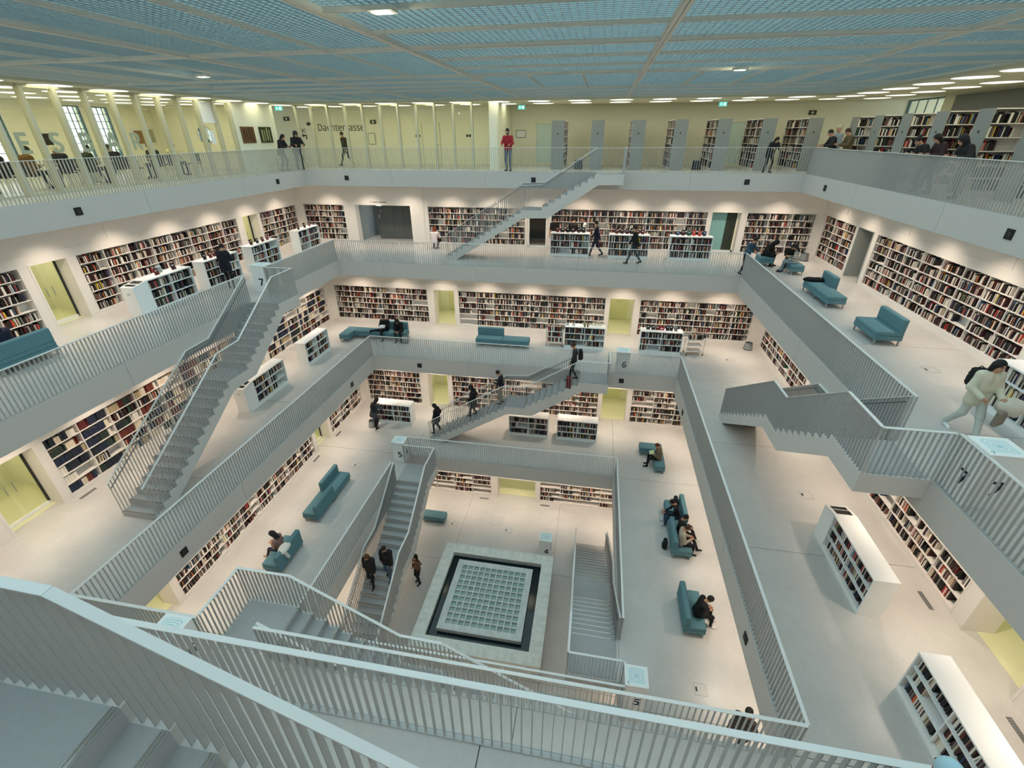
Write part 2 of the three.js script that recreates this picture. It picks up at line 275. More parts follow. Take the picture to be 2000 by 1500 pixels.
{ // deep dark lift lobby on level seven with its white portal
  const g = struct(`door_${++doorCount}`, [0, Yl(7), 0]), z = -B[7], x0 = -10.3, x1 = -7.05, h = 2.02;
  span('portal_side', MAT.wall, g, x0 - 0.62, x0, 0, H - SLAB, z - 0.45, z + 0.03); span('portal_side', MAT.wall, g, x1, x1 + 0.77, 0, H - SLAB, z - 0.45, z + 0.03);
  span('portal_head', MAT.wall, g, x0, x1, h, H - SLAB, z - 0.45, z + 0.03);
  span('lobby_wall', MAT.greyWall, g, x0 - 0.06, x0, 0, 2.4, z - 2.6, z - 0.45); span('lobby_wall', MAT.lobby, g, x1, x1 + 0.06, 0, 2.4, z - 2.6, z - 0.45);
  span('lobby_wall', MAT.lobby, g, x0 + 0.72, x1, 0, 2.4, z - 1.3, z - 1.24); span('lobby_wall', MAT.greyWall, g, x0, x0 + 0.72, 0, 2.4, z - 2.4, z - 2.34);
  span('lobby_ceiling', MAT.wall, g, x0, x1, 2.4, 2.46, z - 2.6, z - 0.45);
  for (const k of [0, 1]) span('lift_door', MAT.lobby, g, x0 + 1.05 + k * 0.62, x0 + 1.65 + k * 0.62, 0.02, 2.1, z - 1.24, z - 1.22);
  span('sign_lamp', MAT.exitWhite, g, x0 + 0.74, x0 + 1.02, 1.82, 1.99, z - 1.24, z - 1.2); span('alarm_light', std(0xd88a80, 0.5), g, x0 + 0.9, x0 + 0.96, 1.5, 1.58, z - 1.24, z - 1.22); for (const k of [0, 1]) span('vent_grille', MAT.black, g, x1 - 0.42 + k * 0.16, x1 - 0.3 + k * 0.16, 1.88, 1.98, z - 1.24, z - 1.22);
  for (let k = 0; k < 15; k++) if (k !== 1 && k !== 7) span('lettering', MAT.dark, g, x0 + 1.0 + k * 0.062, x0 + 1.04 + k * 0.062, 2.15, 2.21, z + 0.03, z + 0.034);
  span('call_plate', MAT.steel, g, x0 + 0.78, x0 + 0.84, 1.15, 1.35, z - 1.24, z - 1.225);
}

// ---------------------------------------------------------------- railings
const BAL = 0.1, RAILH = 1.02;
function balusterGeo(h) { return keyed('bal' + r4(h), () => new THREE.BoxGeometry(0.009, h, 0.046).translate(0, h / 2, 0)); }
function railRun(g, s0, s1, z, y = 0) {                               // straight run in a side frame
  span('top_rail', MAT.topRail, g, s0 - 0.0, s1 + 0.0, y + RAILH - 0.014, y + RAILH, z - 0.03, z + 0.03);
  span('base_strip', MAT.rail, g, s0, s1, y + 0.0, y + 0.012, z - 0.028, z + 0.028);
  const n = Math.round((s1 - s0) / BAL);
  for (let i = 0; i <= n; i++) mesh('baluster', balusterGeo(RAILH - 0.026), MAT.rail, g, [s0 + (i + 0.0) * (s1 - s0) / n, y + 0.012, z]);
}
const L0 = 2.83, L1 = 4.08;                                           // stair landing along an edge
const STAIRS = [[5, 'left', 1.48], [5, 'right', 1.48], [6, 'back', 1.18], [6, 'front', 1.18], [7, 'left', 1.18], [7, 'right', 1.18], [8, 'back', 1.15], [8, 'front', 1.15]];
for (const L of [5, 6, 7, 8]) for (const side in SIDES) {
  const g = thing('railing', `light grey bar railing along the ${SIDE_WORD[side]} edge of level ${LV[L]}`, 'railing', [0, Yl(L), 0], SIDES[side]);
  const a = A[L], z = -a - 0.035, stair = STAIRS.find((s) => s[0] === L && s[1] === side);
  if (stair) { railRun(g, -a - 0.03, L0, z); railRun(g, L1, a + 0.03, z); } else railRun(g, -a - 0.03, a + 0.03, z);
}

// ---------------------------------------------------------------- stairs
const RISE = H / 23, T1 = 0.285, T2 = 0.283, S_MID0 = L0 - 8 * T1, S_MID1 = -0.43, S_END = S_MID1 - 13 * T2;
function stairProfile() {                                             // zigzag top, straight soffits; x = s, y from the landing (0) down to -H
  const top = [[L1, 0], [L0, 0]]; let s = L0, y = 0;
  for (let i = 1; i <= 9; i++) { y = -i * RISE; top.push([s, y]); if (i < 9) { s -= T1; top.push([s, y]); } }
  top.push([S_MID1, y]); s = S_MID1;
  for (let i = 1; i <= 14; i++) { y = -(9 + i) * RISE; top.push([s, Math.max(y, -H)]); if (i < 14) { s -= T2; top.push([s, y]); } }
  return top;
}
function makeStair(L, side, w) {
  const g = thing('staircase', `white staircase down from level ${LV[L]} to level ${LV[L - 1]} at the ${SIDE_WORD[side]} edge`, 'staircase', [0, Yl(L), 0], SIDES[side]);
  const a = A[L], z0 = -a + 0.02, z1 = -(a - w), top = stairProfile(), sh = new THREE.Shape();
  sh.moveTo(...top[0]); for (const p of top.slice(1)) sh.lineTo(...p);
  sh.lineTo(S_END, -H + 0.001); sh.lineTo(S_END + 0.5, -H + 0.001);
  sh.lineTo(S_MID1 + 0.13, -9 * RISE - 0.36); sh.lineTo(S_MID0 + 0.3, -9 * RISE - 0.33); sh.lineTo(L0 + 0.18, -0.42); sh.lineTo(L1, -0.42); sh.closePath();
  const body = new THREE.ExtrudeGeometry(sh, { depth: z1 - z0, bevelEnabled: false }); body.translate(0, 0, z0);
  mesh('stair_body', body, MAT.stair, g);
  const zi0 = z0 + 0.05, zi1 = z1 - 0.065, tread = (s1, s0, y, name = 'tread', nose = true) => {
    const t = span(name, MAT.tread, g, s0, s1, y, y + 0.012, zi0, zi1);
    if (nose) { const e = mesh('nosing', bx(0.022, 0.006, zi1 - zi0), MAT.nosing, t, [-(s1 - s0) / 2 + 0.02, 0.008, 0]); mesh('nosing', bx(0.01, 0.006, zi1 - zi0), MAT.nosing, t, [-(s1 - s0) / 2 + 0.047, 0.008, 0]); }
  };
  tread(L1 - 0.06, L0 - 0.004, 0, 'landing'); let s = L0;
  for (let i = 1; i < 9; i++) { tread(s, s - T1 - 0.004, -i * RISE); s -= T1; }
  tread(S_MID0, S_MID1 - 0.004, -9 * RISE, 'landing'); s = S_MID1;
  for (let i = 1; i < 14; i++) { tread(s, s - T2 - 0.004, -(9 + i) * RISE); s -= T2; }
  s = L0; for (let i = 1; i <= 9; i++) { span('riser', MAT.riser, g, s - 0.006, s, -i * RISE + (i === 9 ? 0.012 : 0.012), -(i - 1) * RISE, zi0, zi1); s -= T1; }
  s = S_MID1; for (let i = 1; i <= 14; i++) { span('riser', MAT.riser, g, s - 0.006, s, -(9 + i) * RISE + 0.012, -(8 + i) * RISE, zi0, zi1); s -= T2; }
  // railings of the stair
  const topAt = (x) => x > L0 ? 0 : x > S_MID0 ? -Math.min(9, Math.floor((L0 - x) / T1) + 1) * RISE : x > S_MID1 ? -9 * RISE : Math.max(-H, -(9 + Math.floor((S_MID1 - x) / T2) + 1) * RISE);
  const kn = [[L1, RAILH], [L0, RAILH], [S_MID0 - 0.04, RAILH - 9 * RISE + 0.06], [S_MID1 - 0.03, RAILH - 9 * RISE + 0.03], [S_END - 0.03, 1.15 - H]];
  const railAt = (x) => { for (let i = 0; i + 1 < kn.length; i++) if (x <= kn[i][0] + 1e-6 && x >= kn[i + 1][0] - 1e-6) return kn[i][1] + (kn[i + 1][1] - kn[i][1]) * (kn[i][0] - x) / (kn[i][0] - kn[i + 1][0]); return kn[4][1]; };
  for (const outer of [true, false]) {
    const r = new THREE.Group(); r.name = 'stair_railing'; g.add(r); r.userData.label = outer ? 'bar railing on the open side' : 'bar railing on the gallery side with dark handrail';
    const z = outer ? z1 - 0.03 : z0 + 0.03, from = outer ? 0 : 1;
    for (let i = from; i + 1 < kn.length; i++) mesh('top_rail', bar([...kn[i], z], [...kn[i + 1], z], 0.06, 0.014), MAT.topRail, r);
    const start = outer ? L1 : L0, n = Math.round((start - S_END) / 0.098);
    for (let i = 0; i <= n; i++) { const x = start - i * (start - S_END) / n - (i === n ? -0.012 : 0), y = topAt(x - 1e-4), hgt = Math.round((railAt(x) - 0.01 - y) * 100) / 100; mesh('baluster', balusterGeo(hgt), MAT.rail, r, [x, y, z]); }
    if (!outer) {
    const hz = outer ? z - 0.075 : z + 0.075, hp = kn.slice(1).map(([x, y]) => new THREE.Vector3(x, y - 0.13, hz));
    const curve = new THREE.CurvePath(); for (let i = 0; i + 1 < hp.length; i++) curve.add(new THREE.LineCurve3(hp[i], hp[i + 1]));
    mesh('handrail', new THREE.TubeGeometry(curve, 60, 0.013, 6), MAT.handrail, r);
    for (let i = 0; i < 7; i++) { const x = L0 - 0.3 - i * 1.0; mesh('bracket', bx(0.014, 0.014, 0.085), MAT.handrail, r, [x, railAt(x) - 0.135, (z + hz) / 2]); }
    }
    if (outer) { // across the end of the landing
      span('top_rail', MAT.topRail, r, L1 - 0.03, L1 + 0.03, RAILH - 0.014, RAILH, z0, z1 - 0.03);
      const m = Math.round((z1 - z0) / BAL), bg = keyed('balx', () => new THREE.BoxGeometry(0.046, RAILH - 0.014, 0.009).translate(0, (RAILH - 0.014) / 2, 0));
      for (let i = 0; i < m; i++) mesh('baluster', bg, MAT.rail, r, [L1 - 0.025, 0, z0 + i * (z1 - 0.03 - z0) / m]);
    }
  }
}
for (const s of STAIRS) makeStair(...s);

// ---------------------------------------------------------------- level eight: walls, glass partitions, ceiling, roof
{
  const y = Yl(8), h = CEIL - y;
  const wb = struct('wall_back', [0, y, 0]);                          // far wall with two frosted doors
  const zb = -17.4;
  for (const [x0, x1] of [[-2.2, -0.7], [0.3, 9.35], [10.35, 21.2]]) span('wall_panel', MAT.wall8, wb, x0, x1, 0, h, zb - 0.2, zb);
  for (const x of [-0.2, 9.85]) {
    span('wall_panel', MAT.wall8, wb, x - 0.5, x + 0.5, 2.12, h, zb - 0.2, zb);
    const d = struct(`door_${++doorCount}`, [x, y, zb]);
    for (const s of [-1, 1]) span('door_frame', MAT.limePale, d, s * 0.42, s * 0.5, 0, 2.12, -0.12, 0.02);
    span('door_frame', MAT.limePale, d, -0.5, 0.5, 2.04, 2.12, -0.12, 0.02); span('door_frame', MAT.limePale, d, -0.42, 0.42, 0, 0.1, -0.1, 0);
    const leaf = span('door_leaf', MAT.frosted, d, -0.42, 0.42, 0.1, 2.04, -0.09, -0.06); mesh('handle', bx(0.12, 0.02, 0.05), MAT.steel, leaf, [-0.34, 0, 0.04]);
  }
  const wt = struct('wall_back', [0, y, 0]);                          // wall with the terrace sign, behind the glass posts
  span('wall_panel', MAT.wall8, wt, -21.2, -2.2, 0, h, -17.1, -16.9);
  span('wall_panel', MAT.wall8, wt, -2.4, -2.0, 0, h, -17.4, -13.2);
  const sign = (s, size, x, yy, name = 'lettering') => mesh(name, textGeo(s, size, 0.01), MAT.dark, wt, [x, yy - y, -16.9]);
  sign('Dachterrasse', 0.36, -12.05, 17.5); sign('WC', 0.2, -14.5, 17.33);
  for (const [x, yy, s] of [[-14.45, 17.02, 1], [-13.95, 17.6, 1.3]]) mesh('arrow', (() => { const sh = new THREE.Shape(); [[-0.2, 0.06], [-0.06, 0.16], [-0.06, 0.1], [0.14, 0.1], [0.14, -0.14], [0.08, -0.14], [0.08, 0.03], [-0.06, 0.03], [-0.06, -0.04]].forEach(([a, b], i) => i ? sh.lineTo(a * s, b * s) : sh.moveTo(a * s, b * s)); return new THREE.ExtrudeGeometry(sh, { depth: 0.01, bevelEnabled: false }); })(), MAT.dark, wt, [x, yy - y, -16.9]);
  for (const [x, w] of [[-6.6, 1.0], [-3.6, 1.05]]) { const d = struct(`door_${++doorCount}`, [x, y, -16.9]); span('door_leaf', MAT.limePale, d, -w / 2, w / 2, 0.02, 2.08, 0, 0.02); for (const s of [-1, 1]) span('door_frame', MAT.mullion, d, s * w / 2, s * (w / 2 + 0.05), 0, 2.13, 0, 0.03); mesh('handle', bx(0.12, 0.02, 0.05), MAT.steel, d, [w / 2 - 0.1, 1.03, 0.04]); for (const k of [0, 1]) span('door_plate', MAT.dark, d, -w / 2 - 0.42 + k * 0.16, -w / 2 - 0.3 + k * 0.16, 1.42, 1.54, 0, 0.015); }
  // left: wall with two pictures, glass front of the cafe
  const wl = struct('wall_left', [0, y, 0]);
  span('wall_panel', MAT.wall8, wl, -13.6, -13.42, 0, h, -12.75, -9.62);
  span('wall_panel', MAT.wall8, wl, -21.2, -13.6, 0, h, -12.93, -12.75);
  const wx = -20.5;                                                   // outer wall of the cafe with tall grid windows
  const wins = [[-2.2, -0.9], [-5.7, -4.2], [-9.03, -8.1], [-10.4, -9.45]]; let c0 = 8;
  const sorted = wins.slice().sort((p, q) => q[1] - p[1]);
  for (const [z0, z1] of sorted) { span('wall_panel', MAT.wall8, wl, wx - 0.4, wx, 0, h, z1, c0); c0 = z0; span('wall_panel', MAT.wall8, wl, wx - 0.4, wx, 2.78, h, z0, z1); span('wall_panel', MAT.wall8, wl, wx - 0.4, wx, 0, 0.35, z0, z1); }
  span('wall_panel', MAT.wall8, wl, wx - 0.4, wx, 0, h, -12.93, c0);
  span('wall_panel', MAT.wall8, wl, wx - 0.4, -13.42, 0, h, 8, 8.2);
  let wn = 0;
  const gridWindow = (pos, turn, w, y0, y1, nx, ny) => {
    const g = struct(`window_${++wn}`, pos, turn), fw = 0.05, mat = MAT.dark2 ??= std(0x4e6d78, 0.5);
    span('window_frame', mat, g, -w / 2, w / 2, y0, y0 + fw, -0.1, 0); span('window_frame', mat, g, -w / 2, w / 2, y1 - fw, y1, -0.1, 0);
    for (const s of [-1, 1]) span('window_frame', mat, g, s * w / 2, s * (w / 2 - fw), y0 + fw, y1 - fw, -0.1, 0);
    for (let i = 1; i < nx; i++) span('glazing_bar', mat, g, -w / 2 + w * i / nx - 0.012, -w / 2 + w * i / nx + 0.012, y0 + fw, y1 - fw, -0.07, -0.03);
    for (let j = 1; j < ny; j++) span('glazing_bar', mat, g, -w / 2 + fw, w / 2 - fw, y0 + (y1 - y0) * j / ny - 0.012, y0 + (y1 - y0) * j / ny + 0.012, -0.068, -0.032);
    const n = nx * ny, pw = w / nx, ph = (y1 - y0) / ny;
    for (let i = 0; i < nx; i++) for (let j = 0; j < ny; j++) span('pane', MAT.glass, g, -w / 2 + i * pw + 0.013, -w / 2 + (i + 1) * pw - 0.013, y0 + j * ph + 0.013, y0 + (j + 1) * ph - 0.013, -0.054, -0.048);
  };
  for (const [z0, z1] of wins) gridWindow([wx - 0.1, y, (z0 + z1) / 2], Math.PI / 2, z1 - z0, 0.35, 2.78, 4, 8);
  // right wall with a window, grey panel
  const wr = struct('wall_right', [0, y, 0]);
  span('wall_panel', MAT.greyWall, wr, 17.4, 17.6, 0, h, -13.8, 18); span('wall_panel', MAT.wall8, wr, 17.4, 17.6, 0, h, -14.5, -13.8); span('wall_panel', MAT.wall8, wr, 17.4, 17.6, 0, 1.4, -17.4, -14.5);
  gridWindow([17.5, y, -15.95], -Math.PI / 2, 2.9, 1.4, h, 4, 2);
  const wf = struct('wall_front', [0, y, 0]); span('wall_panel', MAT.wall8, wf, -21, 21.2, 0, h, 17.4, 17.6);
  // ceiling around the roof
  const cl = struct('ceiling', [0, CEIL, 0]), e = 12.5, o = 21.2;
  mesh('soffit', mergeGeometries([gspan(-o, o, 0, 0.2, -o, -e), gspan(-o, o, 0, 0.2, e, o), gspan(-o, -e, 0, 0.2, -e, e), gspan(e, o, 0, 0.2, -e, e)]), MAT.ceil8, cl);
  span('roof_cover', MAT.roofBeam, cl, -o, o, 0.42, 0.5, -o, o);
  // luminous roof: square fields, each of three panels, laid across one another
  const fx = [-12.5, -10.02, -5.35, -0.69, 3.97, 8.64, 12.5], fz = [12.5, 10.9, 6.22, 1.56, -3.1, -7.76, -12.42, -12.5], yr = CEIL + 0.1;
  const split = (i, j) => j === 4 ? (i === 2 ? 'z' : i <= 1 ? 'z' : 'x') : j === 3 ? (i <= 2 ? 'x' : 'z') : i <= 2 ? 'x' : 'z';
  const panels = new THREE.Group();
  const field = (x0, x1, z0, z1, i, j, q) => {
    const g = thing('ceiling_light_panel', null, 'ceiling panel', [(x0 + x1) / 2, yr, (z0 + z1) / 2], 0, 'luminous louvred panels of the roof'), w = x1 - x0, d = z1 - z0;
    g.userData.label = `pale blue louvred roof panel, ${NTH[i]} field from left, ${NTH[5 - j]} row from far end, ${['first', 'middle', 'last'][q]} strip`;
    const f = 0.024;
    span('panel_frame', MAT.roofBeam, g, -w / 2, w / 2, -0.03, 0.03, -d / 2, -d / 2 + f); span('panel_frame', MAT.roofBeam, g, -w / 2, w / 2, -0.03, 0.03, d / 2 - f, d / 2);
    span('panel_frame', MAT.roofBeam, g, -w / 2, -w / 2 + f, -0.03, 0.03, -d / 2 + f, d / 2 - f); span('panel_frame', MAT.roofBeam, g, w / 2 - f, w / 2, -0.03, 0.03, -d / 2 + f, d / 2 - f);
    span('diffuser', MAT.roofPane, g, -w / 2 + 0.02, w / 2 - 0.02, 0.035, 0.045, -d / 2 + 0.02, d / 2 - 0.02);
    const n = Math.max(1, Math.round((w - 2 * f) / 0.115)), ribs = [], m = Math.max(1, Math.round((d - 2 * f) / 0.115));
    for (let i = 1; i < n; i++) ribs.push(gspan(-w / 2 + f + i * (w - 2 * f) / n - 0.004, -w / 2 + f + i * (w - 2 * f) / n + 0.004, 0.018, 0.034, -d / 2 + f, d / 2 - f));
    for (let i = 1; i < m; i++) ribs.push(gspan(-w / 2 + f, w / 2 - f, 0.028, 0.034, -d / 2 + f + i * (d - 2 * f) / m - 0.002, -d / 2 + f + i * (d - 2 * f) / m + 0.002));
    if (ribs.length) tag(mesh('louvre', mergeGeometries(ribs), MAT.roofRib, g), null, null, null, 'stuff');
  };
  for (let i = 0; i + 1 < fx.length; i++) for (let j = 0; j + 1 < fz.length; j++) {
    const x0 = fx[i] + 0.05, x1 = fx[i + 1] - 0.05, z1 = fz[j] - 0.05, z0 = fz[j + 1] + 0.05; if (z1 - z0 < 0.3) continue;
    const s = split(i, j), k = 3;
    for (let q = 0; q < k; q++) { if (s === 'x') field(x0 + (x1 - x0) * q / k + 0.01, x0 + (x1 - x0) * (q + 1) / k - 0.01, z0, z1, i, j, q); else field(x0, x1, z0 + (z1 - z0) * q / k + 0.01, z0 + (z1 - z0) * (q + 1) / k - 0.01, i, j, q); }
  }
  const bm = struct('ceiling', [0, yr, 0]);                           // beams between the fields
  for (const x of fx.slice(1, -1)) for (const s of [-1, 1]) span('beam', MAT.roofBeam, bm, x + s * 0.006, x + s * 0.06, -0.045, 0.05, -12.5, 12.5);
  for (const z of fz.slice(1, -2)) for (let i = 0; i + 1 < fx.length; i++) span('beam', MAT.roofBeam, bm, fx[i] + (i ? .06 : 0), fx[i + 1] - (i + 2 < fx.length ? .06 : 0), -0.04, 0.05, z - 0.05, z + 0.05);
  for (const [x, z, n] of [[0.25, 4.8, 'largest, nearest the camera'], [6.24, -2.67, 'right of the long middle beam'], [-7.35, -1.15, 'left, towards the cafe']]) {
    const g = thing('roof_spotlight', `small square white lamp set in the blue roof, ${n}`, 'lamp', [x, yr - 0.05, z]);
    span('housing', MAT.roofBeam, g, -0.16, 0.16, -0.03, 0.03, -0.12, 0.12); span('diffuser', MAT.lamp, g, -0.12, 0.12, -0.04, -0.03, -0.08, 0.08);
    const pl = new THREE.PointLight(LIME, 0.4); pl.name = 'spot_light'; pl.position.set(0, -0.08, 0); g.add(pl);
  }
  // glass posts in front of the terrace wall
  const pw = 0.09;
  const part1 = thing('glass_partition', 'row of pale slender posts with glass before the terrace sign', 'partition', [0, y, -13.42]);
  for (let k = 0; k < 10; k++) { const x = -11.75 + 0.94 * k; span('post', MAT.mullion, part1, x - pw / 2, x + pw / 2, 0, h, -0.1, 0.08); if (k < 9) span('pane', MAT.glass, part1, x + pw / 2, x + 0.94 - pw / 2, 0.06, h - 0.06, -0.012, -0.004); }
  span('sill', MAT.mullion, part1, -11.75, -3.29, 0, 0.06, -0.04, 0.03); span('head_rail', MAT.mullion, part1, -11.75, -3.29, h - 0.06, h, -0.04, 0.03);
  span('post', MAT.mullion, part1, -12.62, -12.5, 0, h, -0.1, 0.06);
  const part2 = thing('glass_partition', 'tall glass front of the cafe with pale mullions and letters', 'partition', [-13.42, y, 0], Math.PI / 2);
  const zs = []; for (let k = -3; k <= 10; k++) zs.push(0.24 + 0.935 * k);   // local x = -z
  zs.forEach((s, i) => { span('post', MAT.mullion, part2, s - 0.055, s + 0.055, 0, h, -0.08, 0.1); if (i + 1 < zs.length && i !== zs.length - 3) span('pane', MAT.glass, part2, s + 0.055, zs[i + 1] - 0.055, 0.06, h - 0.08, -0.012, -0.004); });
  span('sill', MAT.mullion, part2, zs[0], zs[zs.length - 1], 0, 0.06, -0.04, 0.03); span('head_rail', MAT.mullion, part2, zs[0], zs[zs.length - 1], h - 0.08, h, -0.05, 0.04);
  'LESBAR'.split('').forEach((ch, i) => mesh('letter', textGeo(ch, 0.56, 0.004, fontBold), MAT.letter ??= new THREE.MeshPhysicalMaterial({ color: 0xc4cbb8, roughness: 1, transmission: 0.45, thickness: 0 }), part2, [zs[2 + i] + 0.46, 1.4, 0.0]));
  { const s = zs[zs.length - 3], d = struct(`door_${++doorCount}`, [-13.42, y, 0], Math.PI / 2); const leaf = span('door_leaf', MAT.glass, d, s + 0.06, s + 0.87, 0.05, 2.06, -0.012, -0.004); mesh('handle', bx(0.03, 0.3, 0.05), MAT.steel, leaf, [-0.33, 0, 0.03]); span('roller_blind', MAT.white, d, s + 0.06, s + 0.87, 2.08, h - 0.1, -0.02, 0.0); span('transom', MAT.white, d, s + 0.06, s + 0.87, 2.03, 2.1, -0.04, 0.03); span('door_plate', MAT.dark, d, s + 0.12, s + 0.24, 1.3, 1.42, 0.0, 0.006); span('door_notice', MAT.white, d, s + 0.36, s + 0.62, 1.25, 1.75, 0.0, 0.005); }
  // lamps in the ceiling
  const lampG = cyl(0.52, 0.52, 0.02, 40), ringG = keyed('lampring', () => new THREE.TorusGeometry(0.53, 0.015, 6, 40).rotateX(Math.PI / 2));
  for (let i = -10; i <= 8; i++) for (let j = -8; j <= 5; j++) {
    const x = i * 1.87, z = j * 1.87, m = Math.max(Math.abs(i), Math.abs(j)); if (m < 7 || (i <= -8 && j <= -7) ) continue;
    const zone = z < -12.5 && !(i === 8 && j === -7) ? 'far' : x < 0 ? 'left' : 'right', row = i < -8 ? 'cafe row ' + LV[i < -9 ? 4 : 3] : m === 7 ? 'inner row' : 'outer row';
    const nth = zone === 'far' ? `${NTH[i + 10]} from left` : `${NTH[j + 8]} from far end`;
    const g = thing('ceiling_lamp', `round ceiling lamp on ${zone} level eight, ${row}, ${nth}`, 'lamp', [x, CEIL, z], 0, `round ceiling lamps, ${zone} ${row}`);
    mesh('rim', ringG, MAT.white, g, [0, -0.004, 0]); mesh('diffuser', lampG, MAT.lamp, g, [0, -0.004, 0]);
    const l = new THREE.RectAreaLight(LIME, LIME_NITS, 0.92, 0.92); l.name = 'lamp_light'; l.position.set(0, -0.03, 0); l.rotation.x = -Math.PI / 2; g.add(l);
  }
  // exit signs
  for (const [x, z, t, w] of [[-13.0, -12.7, 0.4, 'by the cafe corner'], [-1.1, -15.0, 0, 'right of the white pier'], [8.4, -14.6, 0, 'above the far shelves']]) {
    const g = thing('exit_sign', `small green emergency exit sign under the ceiling ${w}`, 'sign', [x, CEIL - 0.17, z], t);
    span('sign_box', MAT.exit, g, -0.17, 0.17, -0.09, 0.09, -0.03, 0.03); span('hanger', MAT.steel, g, -0.01, 0.01, 0.09, 0.17, -0.01, 0.01);
    const sh = new THREE.Shape(); [[-0.05, -0.05], [0.0, 0.0], [-0.05, 0.05], [-0.02, 0.05], [0.05, 0.0], [-0.02, -0.05]].forEach(([a, b], i) => i ? sh.lineTo(a, b) : sh.moveTo(a, b)); mesh('arrow', new THREE.ExtrudeGeometry(sh, { depth: 0.004, bevelEnabled: false }), MAT.exitWhite, g, [-0.08, 0, 0.03]); span('door_symbol', MAT.exitWhite, g, 0.03, 0.11, -0.06, 0.06, 0.03, 0.034);
  }
  for (const [x, z, yy, turn, w, zz] of [[-15.4, -16.88, 17.95, 0, 'left of the toilet arrow', 0], [-10.0, -16.88, 17.75, 0, 'above the terrace notice', 0], [13.3, -17.38, 17.98, 0, 'above the far right shelves', 0]]) { const g = thing('escape_route_sign', `dark green escape route sign on the wall ${w}`, 'sign', [x, yy, z], turn); span('plate', MAT.darkGreen, g, -0.18, 0.18, -0.1, 0.1, 0, 0.015); span('symbol', MAT.limePale, g, -0.02, 0.02, -0.07, 0.07, 0.015, 0.018); span('symbol', MAT.limePale, g, -0.07, 0.07, -0.02, 0.02, 0.0151, 0.0181); }
  // pictures on the wall beside the cafe
  for (const [z, c1, c2, w] of [[-10.5, 0x6a4a26, 0x3a2416, 'brown striped'], [-11.8, 0x28391f, 0xb5b27a, 'dark green and yellow']]) {
    const g = thing('picture', `square ${w} abstract picture on the level eight wall beside the cafe`, 'picture', [-13.41, 17.13, z], Math.PI / 2); span('canvas', std(c1, 0.8), g, -0.46, 0.46, -0.34, 0.34, 0, 0.03);
    const r = rng(z * -10); for (let i = 0; i < 9; i++) { const x = -0.4 + 0.09 * i; span('paint_stroke', std(i % 2 ? c2 : c1, 0.8), g, x, x + 0.05 + 0.03 * r(), -0.3 + 0.1 * r(), 0.2 + 0.12 * r(), 0.03, 0.033); }
  }
  // notices
  { const g = thing('notice_board', 'small grey notice on the yellow wall left of the frosted door', 'notice', [-1.5, 17.1, zb]); span('board', MAT.grey, g, -0.28, 0.28, -0.19, 0.19, 0, 0.02); span('print', MAT.white, g, -0.24, 0.24, -0.15, 0.15, 0.02, 0.022); }
  { const g = thing('notice_board', 'grey notice below the end of the terrace sign', 'notice', [-10.2, 16.9, -16.9]); span('board', MAT.grey, g, -0.22, 0.22, -0.3, 0.3, 0, 0.02); span('print', MAT.limePale, g, -0.18, 0.18, -0.26, 0.26, 0.02, 0.022); }
}
// book stacks of level eight
function tallShelf(pos, turn, label, where, nb) {
  const g = thing('book_stack', label, 'bookcase', pos, turn), len = 2.9, w = 0.6, h = 2.11, y0 = 0.1, rows = 6, r = rng(Math.round(pos[0] * 37 + pos[2] * 91 + 5000));
  // local: end panel at z = 0 facing +z, body runs to -z; books face +x and -x
  span('end_panel', MAT.grey2 ??= std(0x8f908a, 0.6), g, -w / 2, w / 2, 0, h, -0.03, 0); span('end_panel', MAT.shelf, g, -w / 2, w / 2, 0, h, -len, -len + 0.03);
  span('spine_panel', MAT.shelf, g, -0.01, 0.01, y0, h, -len + 0.03, -0.03); span('top_panel', MAT.shelf, g, -w / 2, w / 2, h - 0.03, h, -len + 0.03, -0.03); span('plinth', MAT.shelf, g, -w / 2 + 0.02, w / 2 - 0.02, 0, y0, -len + 0.03, -0.03);
  span('label_plate', MAT.dark, g, -0.03, 0.03, 1.53, 1.59, 0, 0.006); span('slot', MAT.greyWall, g, -w / 2 + 0.02, w / 2 - 0.02, 1.42, 1.432, 0, 0.004);
  const pitch = (h - 0.03 - y0) / rows; g.updateMatrixWorld();
  for (let i = 0; i < rows; i++) for (const s of [-1, 1]) {
    if (i) span('shelf', MAT.shelf, g, s * 0.01, s * w / 2, y0 + i * pitch - 0.012, y0 + i * pitch + 0.012, -len + 0.03, -0.03);
    const mm = g.matrixWorld.clone().multiply(new THREE.Matrix4().makeRotationY(s * Math.PI / 2));
    for (let k = 0; k < 3; k++) { const a0 = s > 0 ? 0.03 + k * 0.947 : -len + 0.03 + k * 0.947; fillBay(mm, s > 0 ? a0 : a0, a0 + 0.94, y0 + i * pitch + 0.012, pitch - 0.03, w / 2 - 0.005, r, `${['bottom', 'second', 'third', 'fourth', 'fifth', 'top'][i]} shelf, ${where}`, 0.9, 1.15); }
  }
  for (const s of [-1, 1]) for (let k = 1; k < 3; k++) span('divider', MAT.shelf, g, s * 0.01, s * (w / 2 - 0.02), y0, h - 0.03, -0.03 - k * 0.947 - 0.01, -0.03 - k * 0.947 + 0.01);
}
for (let k = 0; k < 7; k++) tallShelf([0.935 + 1.87 * k - 0.02, Yl(8), -13.35], 0, `tall grey-ended book stack at the far side of level eight, ${NTH[k]} from left`, `tall far stack, ${NTH[k]} from left`);
for (let k = 0; k < 8; k++) tallShelf([13.15, Yl(8), -12.155 + 1.87 * k], -Math.PI / 2, `tall grey-ended book stack at the right of level eight, ${NTH[k]} from the far corner`, `tall right stack, ${NTH[k]} from the far corner`);

